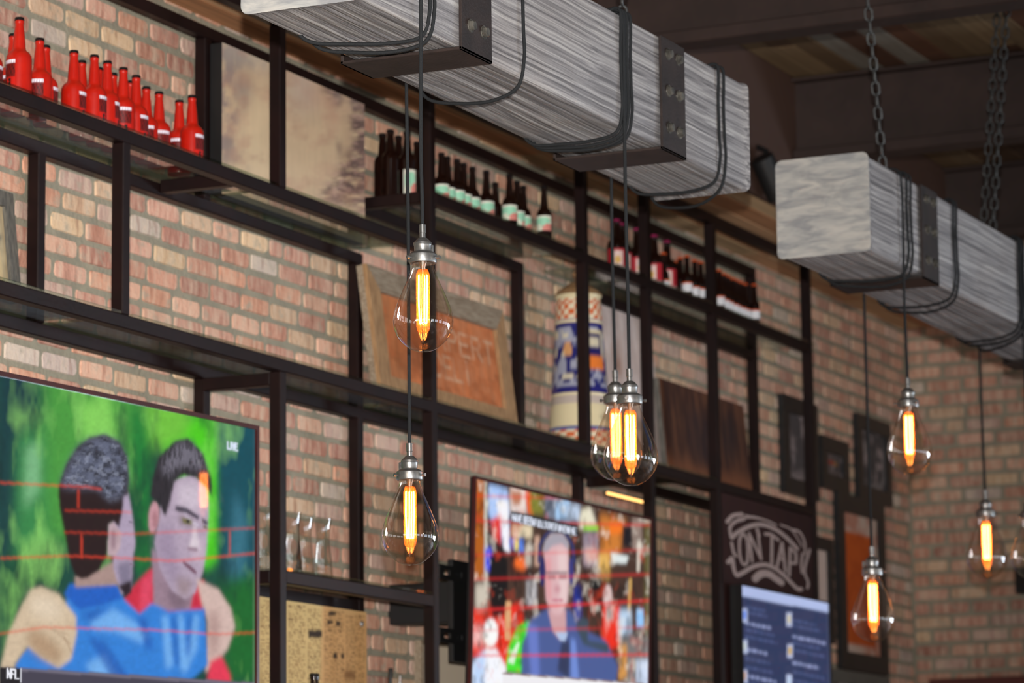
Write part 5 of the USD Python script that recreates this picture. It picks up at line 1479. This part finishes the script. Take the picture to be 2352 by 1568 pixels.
for lo, hi, kind in ((.02, .075, 'check'), (.076, .086, 'line'), (.122, .128, 'line'), (.178, .206, 'silver'), (.216, .448, 'blue'), (.456, .466, 'silver'), (.466, .53, 'check')):
    m = (zz > lo) & (zz < hi)
    if kind == 'check':
        col[m] = lin((222, 212, 184)); col[m & chk] = lin((206, 96, 48))
    elif kind == 'line':
        col[m] = lin((88, 100, 150))
    elif kind == 'silver':
        col[m] = lin((186, 172, 162))
    else:
        col[m] = lin((30, 34, 104)); col[m & (nb > .52)] = lin((156, 158, 176)); col[m & (nb2 > .70)] = lin((214, 204, 176))
        fr = math.radians(FACE(sx, sy))
        d1 = (th - fr + math.pi) % (2 * math.pi) - math.pi
        sh = m & (np.abs(d1 - .62) < .5) & (zz > .285) & (zz < .425)
        col[sh] = lin((214, 200, 164)); col[sh & (np.abs(d1 - .62) < .38) & (zz > .345) & (zz < .41)] = lin((34, 30, 92))
        col[sh & (np.abs(d1 - .62) < .26) & (zz > .365) & (zz < .40)] = lin((206, 196, 170)); col[sh & (zz < .335) & (zz > .30)] = lin((222, 120, 50))
        col[m & (((d1 + .45) / .2) ** 2 + ((zz - .36) / .022) ** 2 < 1)] = lin((206, 150, 100))
        col[m & ((zz < .232) | (zz > .436))] = lin((36, 36, 110))
t = thing('beer_stein', 'giant painted ceramic beer stein with blue scrollwork, orange checks and a brown lid', 'beer stein', (sx, sy, ZG1))
t.part('body', (v, f), 'glazed_ceramic', smooth=True, paint=col)
t.part('lid', lathe(smooth_profile([(r, z + .0525) for r, z in ((.0, .5503), (.086, .5503), (.087, .556), (.08, .566), (.055, .584), (.03, .6), (.014, .606), (.012, .618), (.02, .63), (.018, .642), (0, .65))], 3), 40, (sx, sy, ZG1)), 'oak_frame_tan', smooth=True)
a = math.radians(FACE(sx, sy) + 168)
hd = np.array([math.cos(a), math.sin(a), 0])
t.part('handle', tube(spline([np.array([sx, sy, ZG1]) + hd * r + [0, 0, z] for r, z in ((.088, .5), (.125, .5), (.14, .44), (.14, .36), (.138, .28), (.13, .2), (.112, .18))], 5), .0135, 12), 'white_label', smooth=True)

# ------------------------------------------------------------------ small fittings
t = thing('led_strip', 'short warm row of tiny lights below the shelf behind the middle screen', 'strip light', at(1436, 1142, 'y', 5.29))
a, b = at(1397, 1132, 'y', 5.29), at(1478, 1153, 'y', 5.29)
t.part('strip', box(a[0] - .02, b[0] + .02, 5.296, 5.302, a[2] - .008, a[2] + .008, .001), 'rubber_black')
for k in range(18):
    p = a + (b - a) * (k / 17)
    t.part('light_bead', place(trimesh.creation.icosphere(1, .0058), t=(p[0], 5.292, a[2])), 'led_glow', smooth=True)
c = at(1772, 412, 'y', 4.74)
t = thing('spotlight', 'black ceiling spotlight glimpsed between the two timber beams', 'spotlight', (c[0], 4.74, c[2]))
d = np.array([.55, -.2, -.81]); d /= np.linalg.norm(d)
up = -d
q0 = c + up * .1
t.part('can', join(tube([c + d * .08, c - d * .10], .05, 24)), 'rubber_black', smooth=30)
t.part('lens', tube([c + d * .081, c + d * .083], .042, 24), 'tack_silver', smooth=30)
t.part('bracket', tube([c - d * .05 + [0, .0, 0], c + [0, .02, .12], (c[0], YS - .002, c[2] + .14)], .012, 10), 'rubber_black', smooth=True)
c = at(2346, 1336, 'x', XR - .1)
t = thing('wall_speaker', 'small black box on the far right wall behind the last lamp', 'speaker', (XR - .1, c[1] - .08, c[2]))
t.part('cabinet', box(XR - .11, XR - .012, c[1] - .2, at(2332, 1336, 'x', XR - .1)[1], at(2346, 1362, 'x', XR - .1)[2], at(2346, 1302, 'x', XR - .1)[2], .004), 'rubber_black')
t.part('grille', box(XR - .113, XR - .11, c[1] - .19, at(2332, 1336, 'x', XR - .1)[1] - .01, at(2346, 1359, 'x', XR - .1)[2], at(2346, 1305, 'x', XR - .1)[2], .001), 'dark_plastic')
t.part('bracket', box(XR - .012, XR - .001, c[1] - .14, c[1] - .06, c[2] - .03, c[2] + .03), 'rubber_black')
